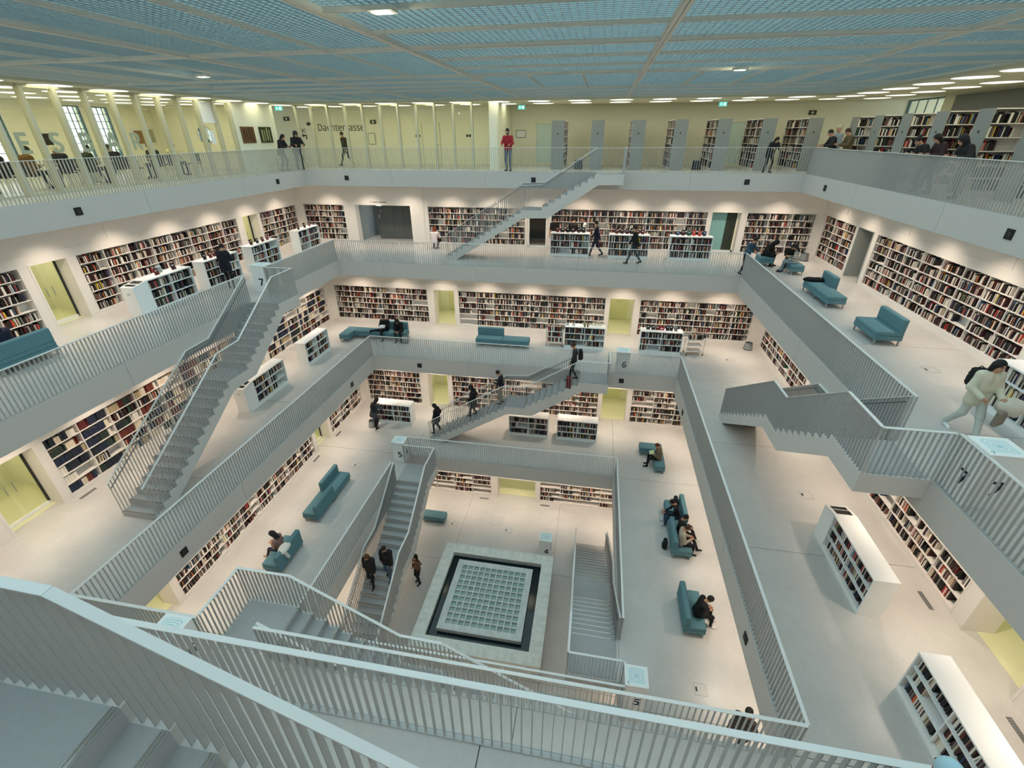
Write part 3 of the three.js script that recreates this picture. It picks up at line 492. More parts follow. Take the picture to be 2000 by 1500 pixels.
// ---------------------------------------------------------------- downlights under the slabs
{
  const geo = cyl(0.09, 0.09, 0.03, 20), dg = cyl(0.07, 0.07, 0.012, 20);
  for (const L of [4, 5, 6, 7]) for (const side in SIDES) {
    const n = { 4: 2, 5: 3, 6: 4, 7: 5 }[L];
    for (let k = -n; k <= n; k++) {
      const g = thing('downlight', `small round warm downlight over the ${SIDE_WORD[side]} book wall of level ${LV[L]}, ${NTH[k + n]} from left`, 'lamp', [0, Yl(L) + H - SLAB, 0], SIDES[side], `downlights over the ${SIDE_WORD[side]} wall of level ${LV[L]}`);
      const x = k * M, z = -(B[L] - 1.1);
      mesh('rim', geo, MAT.white, g, [x, -0.015, z]); mesh('lamp_glass', dg, MAT.warmLamp, g, [x, -0.034, z]);
      const l = new THREE.SpotLight(WARM, WARM_CD, 0, 0.95, 1, 2); l.name = 'downlight_beam'; l.position.set(x, -0.05, z); l.target.position.set(x, -2, z - 0.4); l.shadow.radius = 4; l.castShadow = true; g.add(l); g.add(l.target);
    }
  }
}

// ---------------------------------------------------------------- numbered info pillars
function planTexture() {
  const c = document.createElement('canvas'); c.width = c.height = 256; const x = c.getContext('2d');
  x.fillStyle = '#e8f4f4'; x.fillRect(0, 0, 256, 256); x.strokeStyle = '#7fb9c4'; x.lineWidth = 6;
  for (const k of [40, 66, 92]) x.strokeRect(k, k, 256 - 2 * k, 256 - 2 * k); x.fillStyle = '#a9d3da'; x.fillRect(106, 106, 44, 44);
  x.fillStyle = '#5d8f9c'; for (let i = 0; i < 9; i++) x.fillRect(60 + i * 15, 16, 9, 4);
  const t = new THREE.CanvasTexture(c); t.colorSpace = THREE.SRGBColorSpace; return t;
}
const planMat = std(0xffffff, 0.4, { map: planTexture() });
function infoPillar(n, x, z, L, place, hgt = 1.06) {
  const g = thing('info_pillar', `white square pillar with a large ${n}, ${place}`, 'pillar', [x, Yl(L), z]), w = 0.56, d = 0.52;
  mesh('body', bx(w, hgt - 0.03, d), MAT.white, g, [0, (hgt - 0.03) / 2 + 0.004, 0]); span('base_gap', MAT.dark, g, -w / 2 + 0.02, w / 2 - 0.02, 0, 0.004, -d / 2 + 0.02, d / 2 - 0.02);
  const top = mesh('map_plate', bx(w + 0.02, 0.03, d + 0.02), MAT.white, g, [0, hgt - 0.015, 0]);
  mesh('plan_print', new THREE.PlaneGeometry(w - 0.06, d - 0.06).rotateX(-Math.PI / 2), planMat, top, [0, 0.0165, 0]);
  mesh('small_numeral', textGeo(String(n), 0.07, 0.003).rotateX(-Math.PI / 2), MAT.ink, top, [-w / 2 + 0.07, 0.016, d / 2 - 0.06]);
  const t = textGeo(String(n), 0.28, 0.004, fontBold);
  for (const [px, pz, ry] of [[0.06, d / 2, 0], [-w / 2, 0.03, -Math.PI / 2], [w / 2, 0, Math.PI / 2]]) mesh('numeral', t, MAT.ink, g, [px, 0.42, pz], [0, ry, 0]);
}
infoPillar(4, 1.92, -3.44, 4, 'on the bottom floor behind the fountain');
infoPillar(5, -4.98, -4.38, 5, 'at the head of the left stair on level five');
infoPillar(5, 4.98, 4.46, 5, 'at the head of the right stair on level five', 1.1);
infoPillar(6, 4.68, -7.35, 6, 'behind the far rail of level six', 1.0);
infoPillar(6, -4.4, 7.36, 6, 'behind the near rail of level six');
infoPillar(7, -9.68, -4.34, 7, 'at the head of the left stair on level seven');
infoPillar(7, 9.67, 4.46, 7, 'behind the right rail of level seven');

// ---------------------------------------------------------------- fountain block on level four
{
  const g = thing('fountain', 'low square stone basin with dark water and a gridded glass slab', 'fountain', [-0.03, 0, -0.03]), o = 2.4, i = 1.93, t = 1.0, s = 1.6;
  const side = (len, x, z, ry) => mesh('basin_wall', rb(len, t - 0.09, 0.4, 0.01), MAT.stone, g, [x, (t - 0.09) / 2, z], [0, ry, 0]);
  side(2 * o - 0.06, 0, -(o - 0.25), 0); side(2 * o - 0.06, 0, o - 0.25, 0); side(2 * o - 0.86, -(o - 0.25), 0, Math.PI / 2); side(2 * o - 0.86, o - 0.25, 0, Math.PI / 2);
  for (let k = 0; k < 4; k++) for (const hlf of [-1, 1]) {            // rim slabs with mitred corners, two to a side
    const sh = new THREE.Shape(); const e = 0.003; if (hlf < 0) { sh.moveTo(-o + e, o - 0.0); sh.lineTo(-e, o); sh.lineTo(-e, i); sh.lineTo(-i + e, i); } else { sh.moveTo(e, o); sh.lineTo(o - e, o); sh.lineTo(i - e, i); sh.lineTo(e, i); } sh.closePath();
    const gg = new THREE.ExtrudeGeometry(sh, { depth: 0.085, bevelEnabled: true, bevelSize: 0.006, bevelThickness: 0.006, bevelSegments: 1 }); gg.rotateX(-Math.PI / 2);
    mesh('rim_slab', gg, MAT.stone, g, [0, t - 0.085, 0], [0, k * Math.PI / 2, 0]);
  }
  span('water', MAT.water, g, -i + 0.02, i - 0.02, 0.5, 0.8, -i + 0.02, i - 0.02);
  for (const [x, z, a] of [[0, -1.74, 0], [0, 1.74, 0], [-1.74, 0, 1], [1.74, 0, 1]]) for (let k = -1; k <= 1; k++) span('basin_joint', MAT.dark, g, x + (a ? -0.13 : k * 1.15 - 0.006), x + (a ? 0.13 : k * 1.15 + 0.006), 0.8, 0.803, z + (a ? k * 1.15 - 0.006 : -0.13), z + (a ? k * 1.15 + 0.006 : 0.13));
  const n = 11, pitch = 0.249, c = 0.2, half = n * pitch / 2;
  const frame = new THREE.Shape(); frame.moveTo(-s, -s); frame.lineTo(s, -s); frame.lineTo(s, s); frame.lineTo(-s, s); frame.closePath();
  for (let a = 0; a < n; a++) for (let b = 0; b < n; b++) { const x = -half + (a + 0.5) * pitch, z = -half + (b + 0.5) * pitch, hp = new THREE.Path(); hp.moveTo(x - c / 2, z - c / 2); hp.lineTo(x - c / 2, z + c / 2); hp.lineTo(x + c / 2, z + c / 2); hp.lineTo(x + c / 2, z - c / 2); hp.closePath(); frame.holes.push(hp); }
  const fg = new THREE.ExtrudeGeometry(frame, { depth: 0.1, bevelEnabled: false }); fg.rotateX(-Math.PI / 2); mesh('grid_slab', fg, MAT.stoneGrey, g, [0, 0.89, 0]);
  span('slab_base', MAT.stoneGrey, g, -s + 0.01, s - 0.01, 0.7, 0.884, -s + 0.01, s - 0.01);
  for (let a = 0; a < n; a++) for (let b = 0; b < n; b++) mesh('glass_block', bx(c, 0.03, c), (a * 7 + b * 5 + (a * b) % 3) % 6 ? MAT.glassBlock : (MAT.glassBlock2 ??= std(0x86a396, 0.25)), g, [-half + (a + 0.5) * pitch, 0.9, -half + (b + 0.5) * pitch]);
  const tt = textGeo('000', 0.07, 0.004); mesh('inscription', tt, MAT.dark, g, [1.95, t - 0.2, o - 0.05 + 0.0]);
}

// ---------------------------------------------------------------- small black speakers on the slab edges
{
  const pos = { 8: [-9.38, 0, 9.38], 6: [-4.7, 4.7] }, word = { 8: ['left', 'middle', 'right'], 6: ['left', 'right'] };
  for (const L of [8, 6]) for (const side of ['back', 'left', 'right']) pos[L].forEach((s, i) => {
    const g = thing('wall_speaker', `small black square speaker on the ${SIDE_WORD[side]} edge of level ${LV[L]}, ${word[L][i]} one facing it`, 'speaker', [0, Yl(L) - 0.33, 0], SIDES[side]), z = -A[L] + 0.018;
    mesh('case', bx(0.21, 0.21, 0.02), MAT.black, g, [s, 0, z + 0.01]); mesh('cone', cyl(0.06, 0.06, 0.006, 14), MAT.dark, g, [s, 0, z + 0.022], [Math.PI / 2, 0, 0]);
  });
}

// ---------------------------------------------------------------- low bookcases
function lowBookcase(pos, turn, label, where, o = {}) {
  const g = thing('low_bookcase', label, 'bookcase', pos, turn), len = o.len ?? 1.93, d = o.d ?? 0.5, h = o.h ?? 1.12, y0 = 0.12, rows = 3, bays = o.bays ?? 2, r = rng(Math.round(pos[0] * 131 + pos[2] * 57 + 9000));
  span('plinth', MAT.white, g, -len / 2, len / 2, 0, y0, -d / 2 + 0.01, d / 2 - 0.01); span('top_panel', MAT.white, g, -len / 2 - 0.005, len / 2 + 0.005, h - 0.035, h, -d / 2 - 0.005, d / 2 + 0.005);
  for (const s of [-1, 1]) span('side_panel', MAT.white, g, s * len / 2, s * (len / 2 - 0.03), y0, h - 0.035, -d / 2, d / 2);
  span('back_panel', MAT.white, g, -len / 2 + 0.03, len / 2 - 0.03, y0, h - 0.035, -d / 2, -d / 2 + 0.02);
  const pitch = (h - 0.035 - y0) / rows, inner = len - 0.06, bw = inner / bays;
  for (let i = 1; i < rows; i++) span('shelf', MAT.white, g, -len / 2 + 0.03, len / 2 - 0.03, y0 + i * pitch - 0.011, y0 + i * pitch + 0.011, -d / 2 + 0.02, d / 2 - 0.01);
  for (let k = 1; k < bays; k++) span('divider', MAT.white, g, -inner / 2 + k * bw - 0.012, -inner / 2 + k * bw + 0.012, y0, h - 0.035, -d / 2 + 0.02, d / 2 - 0.015);
  g.updateMatrixWorld();
  for (let i = 0; i < rows; i++) for (let k = 0; k < bays; k++) fillBay(g.matrixWorld, -inner / 2 + k * bw + 0.014, -inner / 2 + (k + 1) * bw - 0.014, y0 + i * pitch + 0.011, pitch - 0.024, d / 2 - 0.04, r, `${['bottom', 'middle', 'top'][i]} shelf, ${where.replace('the ', '')}`, o.fill ?? 0.92, 1.1);
  if (o.terminal) {                                                   // catalogue screens on a sloping end, at local -x
    const t = o.terminal, sh = new THREE.Shape(); sh.moveTo(0, 0); sh.lineTo(-t, 0); sh.lineTo(-t, h - 0.1); sh.lineTo(0, h); sh.closePath();
    const gg = new THREE.ExtrudeGeometry(sh, { depth: d, bevelEnabled: false }); gg.translate(-len / 2 - 0.004, 0, -d / 2);
    const body = mesh('terminal_body', gg, MAT.white, g), sl = Math.atan2(0.1, t);
    for (const [k, w] of [[0.3, 0.2], [0.72, 0.13]]) mesh('screen', bx(w, 0.006, d - 0.14), MAT.screen, body, [-len / 2 - t * k, h - 0.1 * k + 0.004, 0], [0, 0, sl]);
    span('grip', MAT.dark, g, -len / 2 - t - 0.006, -len / 2 - t - 0.003, h - 0.34, h - 0.32, -0.06, 0.06);
  }
  return g;
}
const RW = 'low white bookcase';
const tops = [];                                                       // [x, y, z, turn, place] for display books
function low(L, x, z, turn, label, where, o) { lowBookcase([x, Yl(L), z], turn, label, where, o); }
const QL = Math.PI / 2, QR = -Math.PI / 2;
low(7, 1.82, -12.25, 0, `${RW} on far level seven, left of three, before the dark window`, 'the left low bookcase on far level seven');
low(7, 4.69, -12.25, 0, `${RW} on far level seven, middle of three`, 'the middle low bookcase on far level seven');
low(7, 7.58, -12.25, 0, `${RW} on far level seven, right of three, near the teal door`, 'the right low bookcase on far level seven');
low(7, -12.15, -2.42, QL, `${RW} with sloping catalogue screens on left level seven`, 'the low bookcase with screens on left level seven', { terminal: 0.58 });
low(7, -12.15, -4.98, QL, `${RW} on left level seven behind the man in navy`, 'the second low bookcase on left level seven');
low(7, -12.15, -7.78, QL, `${RW} on left level seven, second from the far corner`, 'the third low bookcase on left level seven');
low(7, -12.2, -11.5, QL, `${RW} on left level seven in the far corner`, 'the corner low bookcase on left level seven');
low(6, -9.64, -2.87, QL, `${RW} with sloping screens beside the left stair on level six`, 'the low bookcase with screens on left level six', { terminal: 0.55 });
low(6, -9.64, -6.4, QL, `${RW} alone on left level six near the corner bench`, 'the lone low bookcase on left level six', { fill: 0.7 });
low(6, 2.91, -9.7, 0, `${RW} on far level six left of the yellow doorway, bottles on top`, 'the low bookcase left of the yellow doorway');
low(6, 6.51, -9.7, 0, `${RW} on far level six right of the yellow doorway`, 'the low bookcase right of the yellow doorway');
low(5, -6.5, -7.4, 0, `${RW} on level five with a person leaning over it`, 'the left low bookcase on far level five', { d: 0.58 });
low(5, 0.54, -7.4, 0, `${RW} under the far stair on level five, left of two`, 'the middle low bookcase on far level five', { d: 0.58 });
low(5, 2.91, -7.4, 0, `${RW} under the far stair on level five, right of two`, 'the right low bookcase on far level five', { d: 0.58 });
low(6, 9.63, 2.99, QR, `${RW} with catalogue screens on right level six`, 'the low bookcase with screens on right level six', { terminal: 0.46 });
low(6, 9.66, 6.45, QR, `${RW} on right level six, nearest the camera`, 'the low bookcase nearest the camera', { d: 0.5 });
low(7, 12.2, 2.0, QR, `${RW} behind the woman in the cream jacket on level seven`, 'the low bookcase on right level seven', { d: 0.55, len: 2.2 });

// ---------------------------------------------------------------- books: the largest in view as objects, the rest together
const boardG = mergeGeometries([gspan(-0.5, 0.5, 0, 1, -0.07, 0), gspan(-0.5, -0.4, 0, 1, -1, -0.07), gspan(0.4, 0.5, 0, 1, -1, -0.07)]);
const pageG = gspan(-0.4, 0.4, 0.015, 0.965, -0.96, -0.07);
{
  camera.updateMatrixWorld(); camera.updateProjectionMatrix();
  const v = new THREE.Vector3(), cam = camera.position, score = (b) => {
    v.setFromMatrixPosition(b.m); const p = v.clone(), dist = p.distanceTo(cam);
    for (const L of [5, 6, 7, 8]) { for (const yy of [Yl(L), Yl(L) - SLAB]) if (p.y < yy && yy < cam.y) { const t = (cam.y - yy) / (cam.y - p.y), x = cam.x + (p.x - cam.x) * t, z = cam.z + (p.z - cam.z) * t; if (Math.max(Math.abs(x), Math.abs(z)) > A[L] - 0.05) return 0; } }
    const q = p.clone().project(camera); if (Math.abs(q.x) > 0.99 || Math.abs(q.y) > 0.99 || q.z > 1) return 0;
    const n = new THREE.Vector3().setFromMatrixColumn(b.m, 2).normalize(), to = cam.clone().sub(p).normalize(), facing = n.dot(to); if (facing < 0.12) return 0;
    if (p.x < -6) return 0;
    const s = new THREE.Vector3(); b.m.decompose(new THREE.Vector3(), new THREE.Quaternion(), s); return s.x * s.y * facing / (dist * dist);
  };
  const ranked = COVER.map((b, i) => [score(b), i]).filter((e) => e[0] > 0).sort((p, q) => q[0] - p[0]).slice(0, 300), single = new Set(ranked.map((e) => e[1]));
  const mats = new Map(), tally = new Map(); COVER.forEach((b) => { const key = b.c[1] + b.where; b.n = tally.get(key) ?? 0; tally.set(key, b.n + 1); });
  for (const i of single) {
    const b = COVER[i], g = thing('book', NTH[b.n] ? `${NTH[b.n]} ${b.c[1]} book from left, ${b.where}` : `${b.c[1]} book further right, ${b.where}`, 'book', [0, 0, 0], 0, `${b.c[1]} books, ${b.where}`);
    b.m.decompose(g.position, g.quaternion, g.scale);
    if (!mats.has(b.c[0])) mats.set(b.c[0], std(b.c[0], 0.6));
    mesh('cover', boardG, mats.get(b.c[0]), g); mesh('pages', pageG, MAT.page, g);
  }
  const rest = COVER.filter((_, i) => !single.has(i)), all = new THREE.Group(); all.name = 'books'; scene.add(all);
  tag(all, 'rows of small books filling all the white wall bookcases', 'books', null, 'stuff');
  const cm = new THREE.InstancedMesh(boardG, std(0xffffff, 0.65), rest.length), pm = new THREE.InstancedMesh(pageG, MAT.page, rest.length), col = new THREE.Color();
  rest.forEach((b, i) => { cm.setMatrixAt(i, b.m); pm.setMatrixAt(i, b.m); cm.setColorAt(i, col.set(b.c[0])); });
  cm.name = 'covers'; pm.name = 'pages'; cm.castShadow = cm.receiveShadow = true; all.add(cm, pm); cm.userData.kind = pm.userData.kind = 'stuff';
  console.log('books', COVER.length, 'single', single.size);
}

// ---------------------------------------------------------------- seating
function modularSeat(pos, turn, label, mods, group) {                 // mods: [x0, x1, z0, z1, back] in metres, back: 'n' (towards -z), 's', 'w', 'e' or null
  const g = thing('sofa', label, 'sofa', pos, turn, group);
  for (const [x0, x1, z0, z1, back] of mods) {
    const cx = (x0 + x1) / 2, cz = (z0 + z1) / 2, w = x1 - x0 - 0.006, d = z1 - z0 - 0.006;
    mesh('seat_base', rb(w, 0.14, d, 0.02), MAT.teal, g, [cx, 0.23, cz]); mesh('seat_cushion', rb(w, 0.13, d, 0.035, 3), MAT.teal, g, [cx, 0.362, cz]);
    if (back) {
      const b = 0.17, bw = back === 'w' || back === 'e' ? b : w, bd = back === 'w' || back === 'e' ? d : b;
      mesh('backrest', rb(bw, 0.4, bd, 0.045, 3), MAT.teal, g, [back === 'w' ? x0 + b / 2 : back === 'e' ? x1 - b / 2 : cx, 0.612, back === 'n' ? z0 + b / 2 : back === 's' ? z1 - b / 2 : cz]);
    }
    for (const sx of [-1, 1]) for (const sz of [-1, 1]) mesh('leg', bx(0.035, 0.165, 0.035), MAT.steel, g, [cx + sx * (w / 2 - 0.05), 0.0825, cz + sz * (d / 2 - 0.05)]);
    mesh('button', cyl(0.014, 0.014, 0.008, 10), MAT.steel, g, [cx, 0.24, z1 - 0.002], [Math.PI / 2, 0, 0]);
  }
  return g;
}
const seat = (L, label, ...mods) => modularSeat([0, Yl(L), 0], 0, label, mods);
seat(7, 'teal double sofa with one backrest and a dark coat on right level seven', [11.2, 11.96, -7.78, -6.67, 'e'], [11.2, 11.84, -6.67, -5.54, null]);
seat(7, 'teal single sofa with full backrest on right level seven', [11.24, 11.98, -3.6, -2.3, 'e']);
seat(7, 'small teal stool under the person in the striped top', [11.5, 12.02, -10.7, -9.95, null]);
seat(7, 'small grey-green stool under the person bent forward in black', [10.6, 11.2, -12.1, -11.3, null]);
seat(7, 'teal sofa seen from behind at the left frame edge on level seven', [-12.35, -11.62, 2.1, 3.6, 'e']);
seat(6, 'angled teal corner bench with backrest on far left level six', [-9.42, -8.88, -9.45, -8.3, null], [-8.88, -7.42, -9.45, -8.9, null], [-7.42, -6.15, -9.62, -8.9, 'n']);
seat(6, 'teal double sofa with one backrest before the far wall of level six', [-2.42, -1.08, -9.62, -8.92, 'n'], [-1.08, 0.24, -9.55, -8.92, null]);
seat(5, 'empty teal double sofa with opposed backrests on left level five', [-7.25, -6.58, -2.57, -1.28, 'w'], [-7.25, -6.58, -1.28, 0.02, 'e']);
seat(5, 'teal sofa under the seated person with the white jacket on level five', [-7.25, -6.55, 1.12, 2.45, 'e']);
seat(5, 'angled dark teal bench on far right level five', [5.85, 6.87, -6.95, -6.45, null], [6.42, 6.87, -6.45, -5.2, null]);
seat(5, 'teal double sofa with opposed backrests crowded with people on right level five', [6.58, 7.27, -3.12, -1.8, 'e'], [6.58, 7.27, -1.8, -0.53, 'w']);
seat(5, 'teal sofa under the lone seated person in black on level five', [6.55, 7.2, 1.03, 2.38, 'w']);
seat(4, 'low grey-teal bench on the bottom floor by the stair', [-4.37, -3.2, -4.85, -4.35, null]);

// ---------------------------------------------------------------- bins, trolleys, floor boxes, vents
for (const [L, x, z, w] of [[6, 10.85, -10.75, 'in the far right corner of level six'], [5, -7.5, -6.72, 'on level five beside the person in grey'], [7, 13.05, -12.9, 'in the far right corner of level seven']]) {
  const g = thing('waste_bin', `round metal waste bin ${w}`, 'bin', [x, Yl(L), z]);
  mesh('body', new THREE.LatheGeometry([[0.0, 0.02], [0.2, 0.02], [0.21, 0.04], [0.165, 0.34], [0.15, 0.335], [0.19, 0.05], [0, 0.05]].map((p) => new THREE.Vector2(...p)), 28), MAT.steel, g);
  mesh('base_ring', cyl(0.215, 0.215, 0.03, 28), MAT.dark, g, [0, 0.015, 0]);
}
function trolley(x, z, turn, label, rows) {
  const g = thing('book_trolley', label, 'trolley', [x, Yl(6), z], turn), w = 0.78, d = 0.42, hs = [0.22, 0.5, 0.78], r = rng(Math.round(x * 100));
  for (const sx of [-1, 1]) for (const sz of [-1, 1]) { mesh('post', cyl(0.014, 0.014, 0.95, 8), MAT.chrome, g, [sx * w / 2, 0.565, sz * d / 2]); mesh('caster', cyl(0.045, 0.045, 0.03, 14), MAT.dark, g, [sx * w / 2, 0.046, sz * d / 2], [0, 0, Math.PI / 2]); }
  for (const y of hs) mesh('tray', rb(w, 0.03, d, 0.008), MAT.shelf, g, [0, y, 0]);
  for (const sx of [-1, 1]) mesh('push_bar', new THREE.CylinderGeometry(0.014, 0.014, d, 8).rotateX(Math.PI / 2), MAT.chrome, g, [sx * w / 2, 1.04, 0]);
  g.updateMatrixWorld();
  hs.forEach((y, i) => { if (!rows[i]) return; let px = -w / 2 + 0.05; let n = 0; while (px < w / 2 - 0.08) { const t = 0.025 + 0.03 * r(), h = 0.2 + 0.05 * r(), c = pickColor(r); const b = thing('trolley_book', `${c[1]} book, ${['bottom', 'middle', 'top'][i]} tray of the ${label.slice(7)}, ${NTH[n] ?? 'last'}`, 'book', [0, 0, 0], 0, `books on the trolley ${label.split(' ').slice(-4).join(' ')}`); const m = g.matrixWorld.clone().multiply(new THREE.Matrix4().makeTranslation(px + t / 2, y + 0.016, 0.14)); b.applyMatrix4(m); b.scale.set(t, h, 0.2); mesh('cover', boardG, keyed('bm' + c[0], () => std(c[0], 0.6)), b); mesh('pages', pageG, MAT.page, b); px += t + 0.002; n++; } });
}
trolley(1.45, -9.72, 0, 'chrome book trolley left of the bottles', [1, 1, 1]);
trolley(8.1, -9.72, 0.15, 'chrome book trolley right of the second low bookcase', [0, 0, 1]);
for (const [L, x, z, w] of [[5, -6.79, -3.55, 'on left level five'], [4, -2.75, -4.5, 'by the bottom floor bench'], [4, -0.02, -4.53, 'left of the pillar on the bottom floor'], [7, 11.96, -0.81, 'on right level seven'], [6, 9.69, -9.29, 'on far right level six'], [6, 9.75, 0.0, 'on right level six below the stair'], [5, 6.83, 3.88, 'on near right level five']]) {
  const g = thing('floor_box', `square outlined power box flush in the floor ${w}`, 'floor box', [x, Yl(L), z]), s = 0.16, t = 0.006;
  for (const k of [-1, 1]) { span('frame', MAT.joint, g, -s, s, 0, 0.002, k * s - t / 2, k * s + t / 2); span('frame', MAT.joint, g, k * s - t / 2, k * s + t / 2, 0, 0.002, -s, s); }
  span('lid', MAT.floor, g, -s + t, s - t, 0, 0.0015, -s + t, s - t); span('cable_flap', MAT.dark, g, -0.13, -0.08, 0.0015, 0.003, -0.06, 0.06);
}
{ const g = thing('floor_hatch', 'larger square hatch outline in the bottom floor before the far wall', 'hatch', [-0.7, 0, -5.05]); for (const k of [-1, 1]) { span('frame', MAT.joint, g, -0.27, 0.27, 0, 0.002, k * 0.27 - 0.003, k * 0.27 + 0.003); span('frame', MAT.joint, g, k * 0.27 - 0.003, k * 0.27 + 0.003, 0, 0.002, -0.27, 0.27); } span('lid', MAT.floor, g, -0.26, 0.26, 0, 0.0015, -0.26, 0.26); }
for (const [L, x, z, turn, w] of [[6, -11.2, 3.5, QL, 'the left level six bookcase end'], [6, 11.1, 3.3, QL, 'the right level six bookcase end'], [6, 11.15, 5.95, QL, 'the bookcase at the right frame edge'], [5, -8.9, -5.75, QL, 'the far left level five bookcase'], [5, -8.9, -3.7, QL, 'the long left level five bookcase'], [4, 1.55, -6.55, 0, 'the right bottom floor bookcase'], [4, -1.7, -6.55, 0, 'the left bottom floor bookcase']]) {
  const g = thing('floor_vent', `narrow dark floor vent before ${w}`, 'vent', [x, Yl(L), z], turn); span('frame', MAT.joint, g, -0.24, 0.24, 0, 0.003, -0.05, 0.05); for (let k = 0; k < 10; k++) span('slat', MAT.steel, g, -0.22 + k * 0.045, -0.205 + k * 0.045, 0.003, 0.005, -0.04, 0.04);
}

// ---------------------------------------------------------------- things standing on the low bookcases
{
  const r = rng(404), rows = [
    [7, 1.82, -12.3, 0, 1.12, 6, 'left low bookcase on far level seven'], [7, 4.69, -12.3, 0, 1.12, 6, 'middle low bookcase on far level seven'], [7, 7.58, -12.3, 0, 1.12, 6, 'right low bookcase on far level seven'],
    [7, -12.15, -4.98, QL, 1.12, 5, 'low bookcase behind the man in navy'], [7, -12.15, -7.78, QL, 1.12, 4, 'third low bookcase of left level seven'], [7, -12.2, -11.5, QL, 1.12, 3, 'corner low bookcase of left level seven'], [7, -12.15, -2.5, QL, 1.12, 2, 'low bookcase with screens, left level seven'],
    [6, 6.51, -9.72, 0, 1.12, 7, 'low bookcase right of the yellow doorway'],
  ];
  for (const [L, x, z, turn, h, n, w] of rows) for (let i = 0; i < n; i++) {
    const c = r() < 0.2 ? PALETTE[6 + Math.floor(r() * 6)] : PALETTE[2 + Math.floor(r() * 4)], s = -0.75 + 1.5 * (i + 0.5) / n + 0.08 * (r() - 0.5), p = new THREE.Vector3(s, 0, 0.05 * (r() - 0.5)).applyAxisAngle(new THREE.Vector3(0, 1, 0), turn);
    const g = thing('display_book', `${c[1]} book propped upright on the ${w}, ${NTH[i]} along`, 'book', [x + p.x, Yl(L) + h, z + p.z], turn, 'books displayed on the low bookcases'), bw = 0.14 + 0.05 * r(), bh = 0.2 + 0.06 * r();
    const cov = mesh('cover', rb(bw, bh, 0.022, 0.003, 1), keyed('bm' + c[0], () => std(c[0], 0.6)), g, [0, bh / 2 * Math.cos(0.2) + 0.003, 0], [-0.2, 0, 0]); mesh('title_label', bx(bw * 0.5, 0.03, 0.002), MAT.white, cov, [0, bh * 0.15, 0.012]);
    mesh('stand', rb(0.1, 0.012, 0.12, 0.004, 1), MAT.white, g, [0, 0.006, -0.03]);
  }
  const lathe = (pts) => new THREE.LatheGeometry(pts.map((p) => new THREE.Vector2(...p)), 14);
  const bottle = lathe([[0, 0], [0.035, 0], [0.037, 0.02], [0.037, 0.15], [0.013, 0.2], [0.013, 0.25], [0, 0.25]]);
  for (const [dx, dz, c, w] of [[-0.02, 0.14, 0x6e7a2c, 'olive green'], [0.12, 0.15, 0x7a4a22, 'amber brown']]) { const g = thing('bottle', `${w} glass bottle on the low bookcase left of the yellow doorway`, 'bottle', [2.91 + dx, Yl(6) + 1.12, -9.7 + dz]); mesh('glass', bottle, std(c, 0.15), g); mesh('cap', cyl(0.015, 0.015, 0.025, 10), MAT.dark, g, [0, 0.255, 0]); }
  const cup = lathe([[0, 0], [0.035, 0], [0.045, 0.09], [0.038, 0.09], [0.03, 0.012], [0, 0.012]]);
  for (let i = 0; i < 9; i++) { const g = thing('cup', `small pale cup on the low bookcase with bottles, ${NTH[i]} from left`, 'cup', [2.8 + i * 0.11, Yl(6) + 1.12, -9.82 + 0.02 * (i % 2)], 0, 'pale cups on the low bookcase'); mesh('cup_body', cup, MAT.limePale, g); mesh('handle', new THREE.TorusGeometry(0.022, 0.006, 6, 12), MAT.limePale, g, [0.055, 0.05, 0]); }
  for (const [dx, w] of [[-0.85, 'at the left end'], [-0.55, 'beside the left end']]) { const g = thing('table_sign', `small white folded card on the low bookcase with bottles, ${w}`, 'sign', [2.91 + dx, Yl(6) + 1.12, -9.62]); mesh('card', bx(0.16, 0.14, 0.004), MAT.white, g, [0, 0.066, 0.03], [-0.35, 0, 0]); mesh('card', bx(0.16, 0.14, 0.004), MAT.white, g, [0, 0.066, -0.018], [0.35, 0, 0]); mesh('print', bx(0.1, 0.06, 0.002), MAT.grey, g, [0, 0.066, 0.0335], [-0.35, 0, 0]); }
  { const g = thing('book_stack_pile', 'red box file lying on the low bookcase right of the yellow doorway', 'box', [6.5, Yl(6) + 1.12, -9.8]); mesh('box', rb(0.24, 0.16, 0.2, 0.01), std(0xb3202a, 0.6), g, [0, 0.08, 0]); mesh('label_strip', bx(0.12, 0.05, 0.002), MAT.white, g, [0, 0.08, 0.101]); }
  { const g = thing('leaflet_holder', 'white leaflet holder on the low bookcase with screens on left level seven', 'holder', [-12.15, Yl(7) + 1.12, -2.35], QL); mesh('base', rb(0.2, 0.02, 0.16, 0.005, 1), MAT.white, g, [0, 0.01, 0]); mesh('panel', bx(0.2, 0.26, 0.01), MAT.white, g, [0, 0.14, -0.05], [-0.2, 0, 0]); mesh('leaflet', bx(0.15, 0.18, 0.008), MAT.grey, g, [0, 0.13, -0.035], [-0.2, 0, 0]); }
}

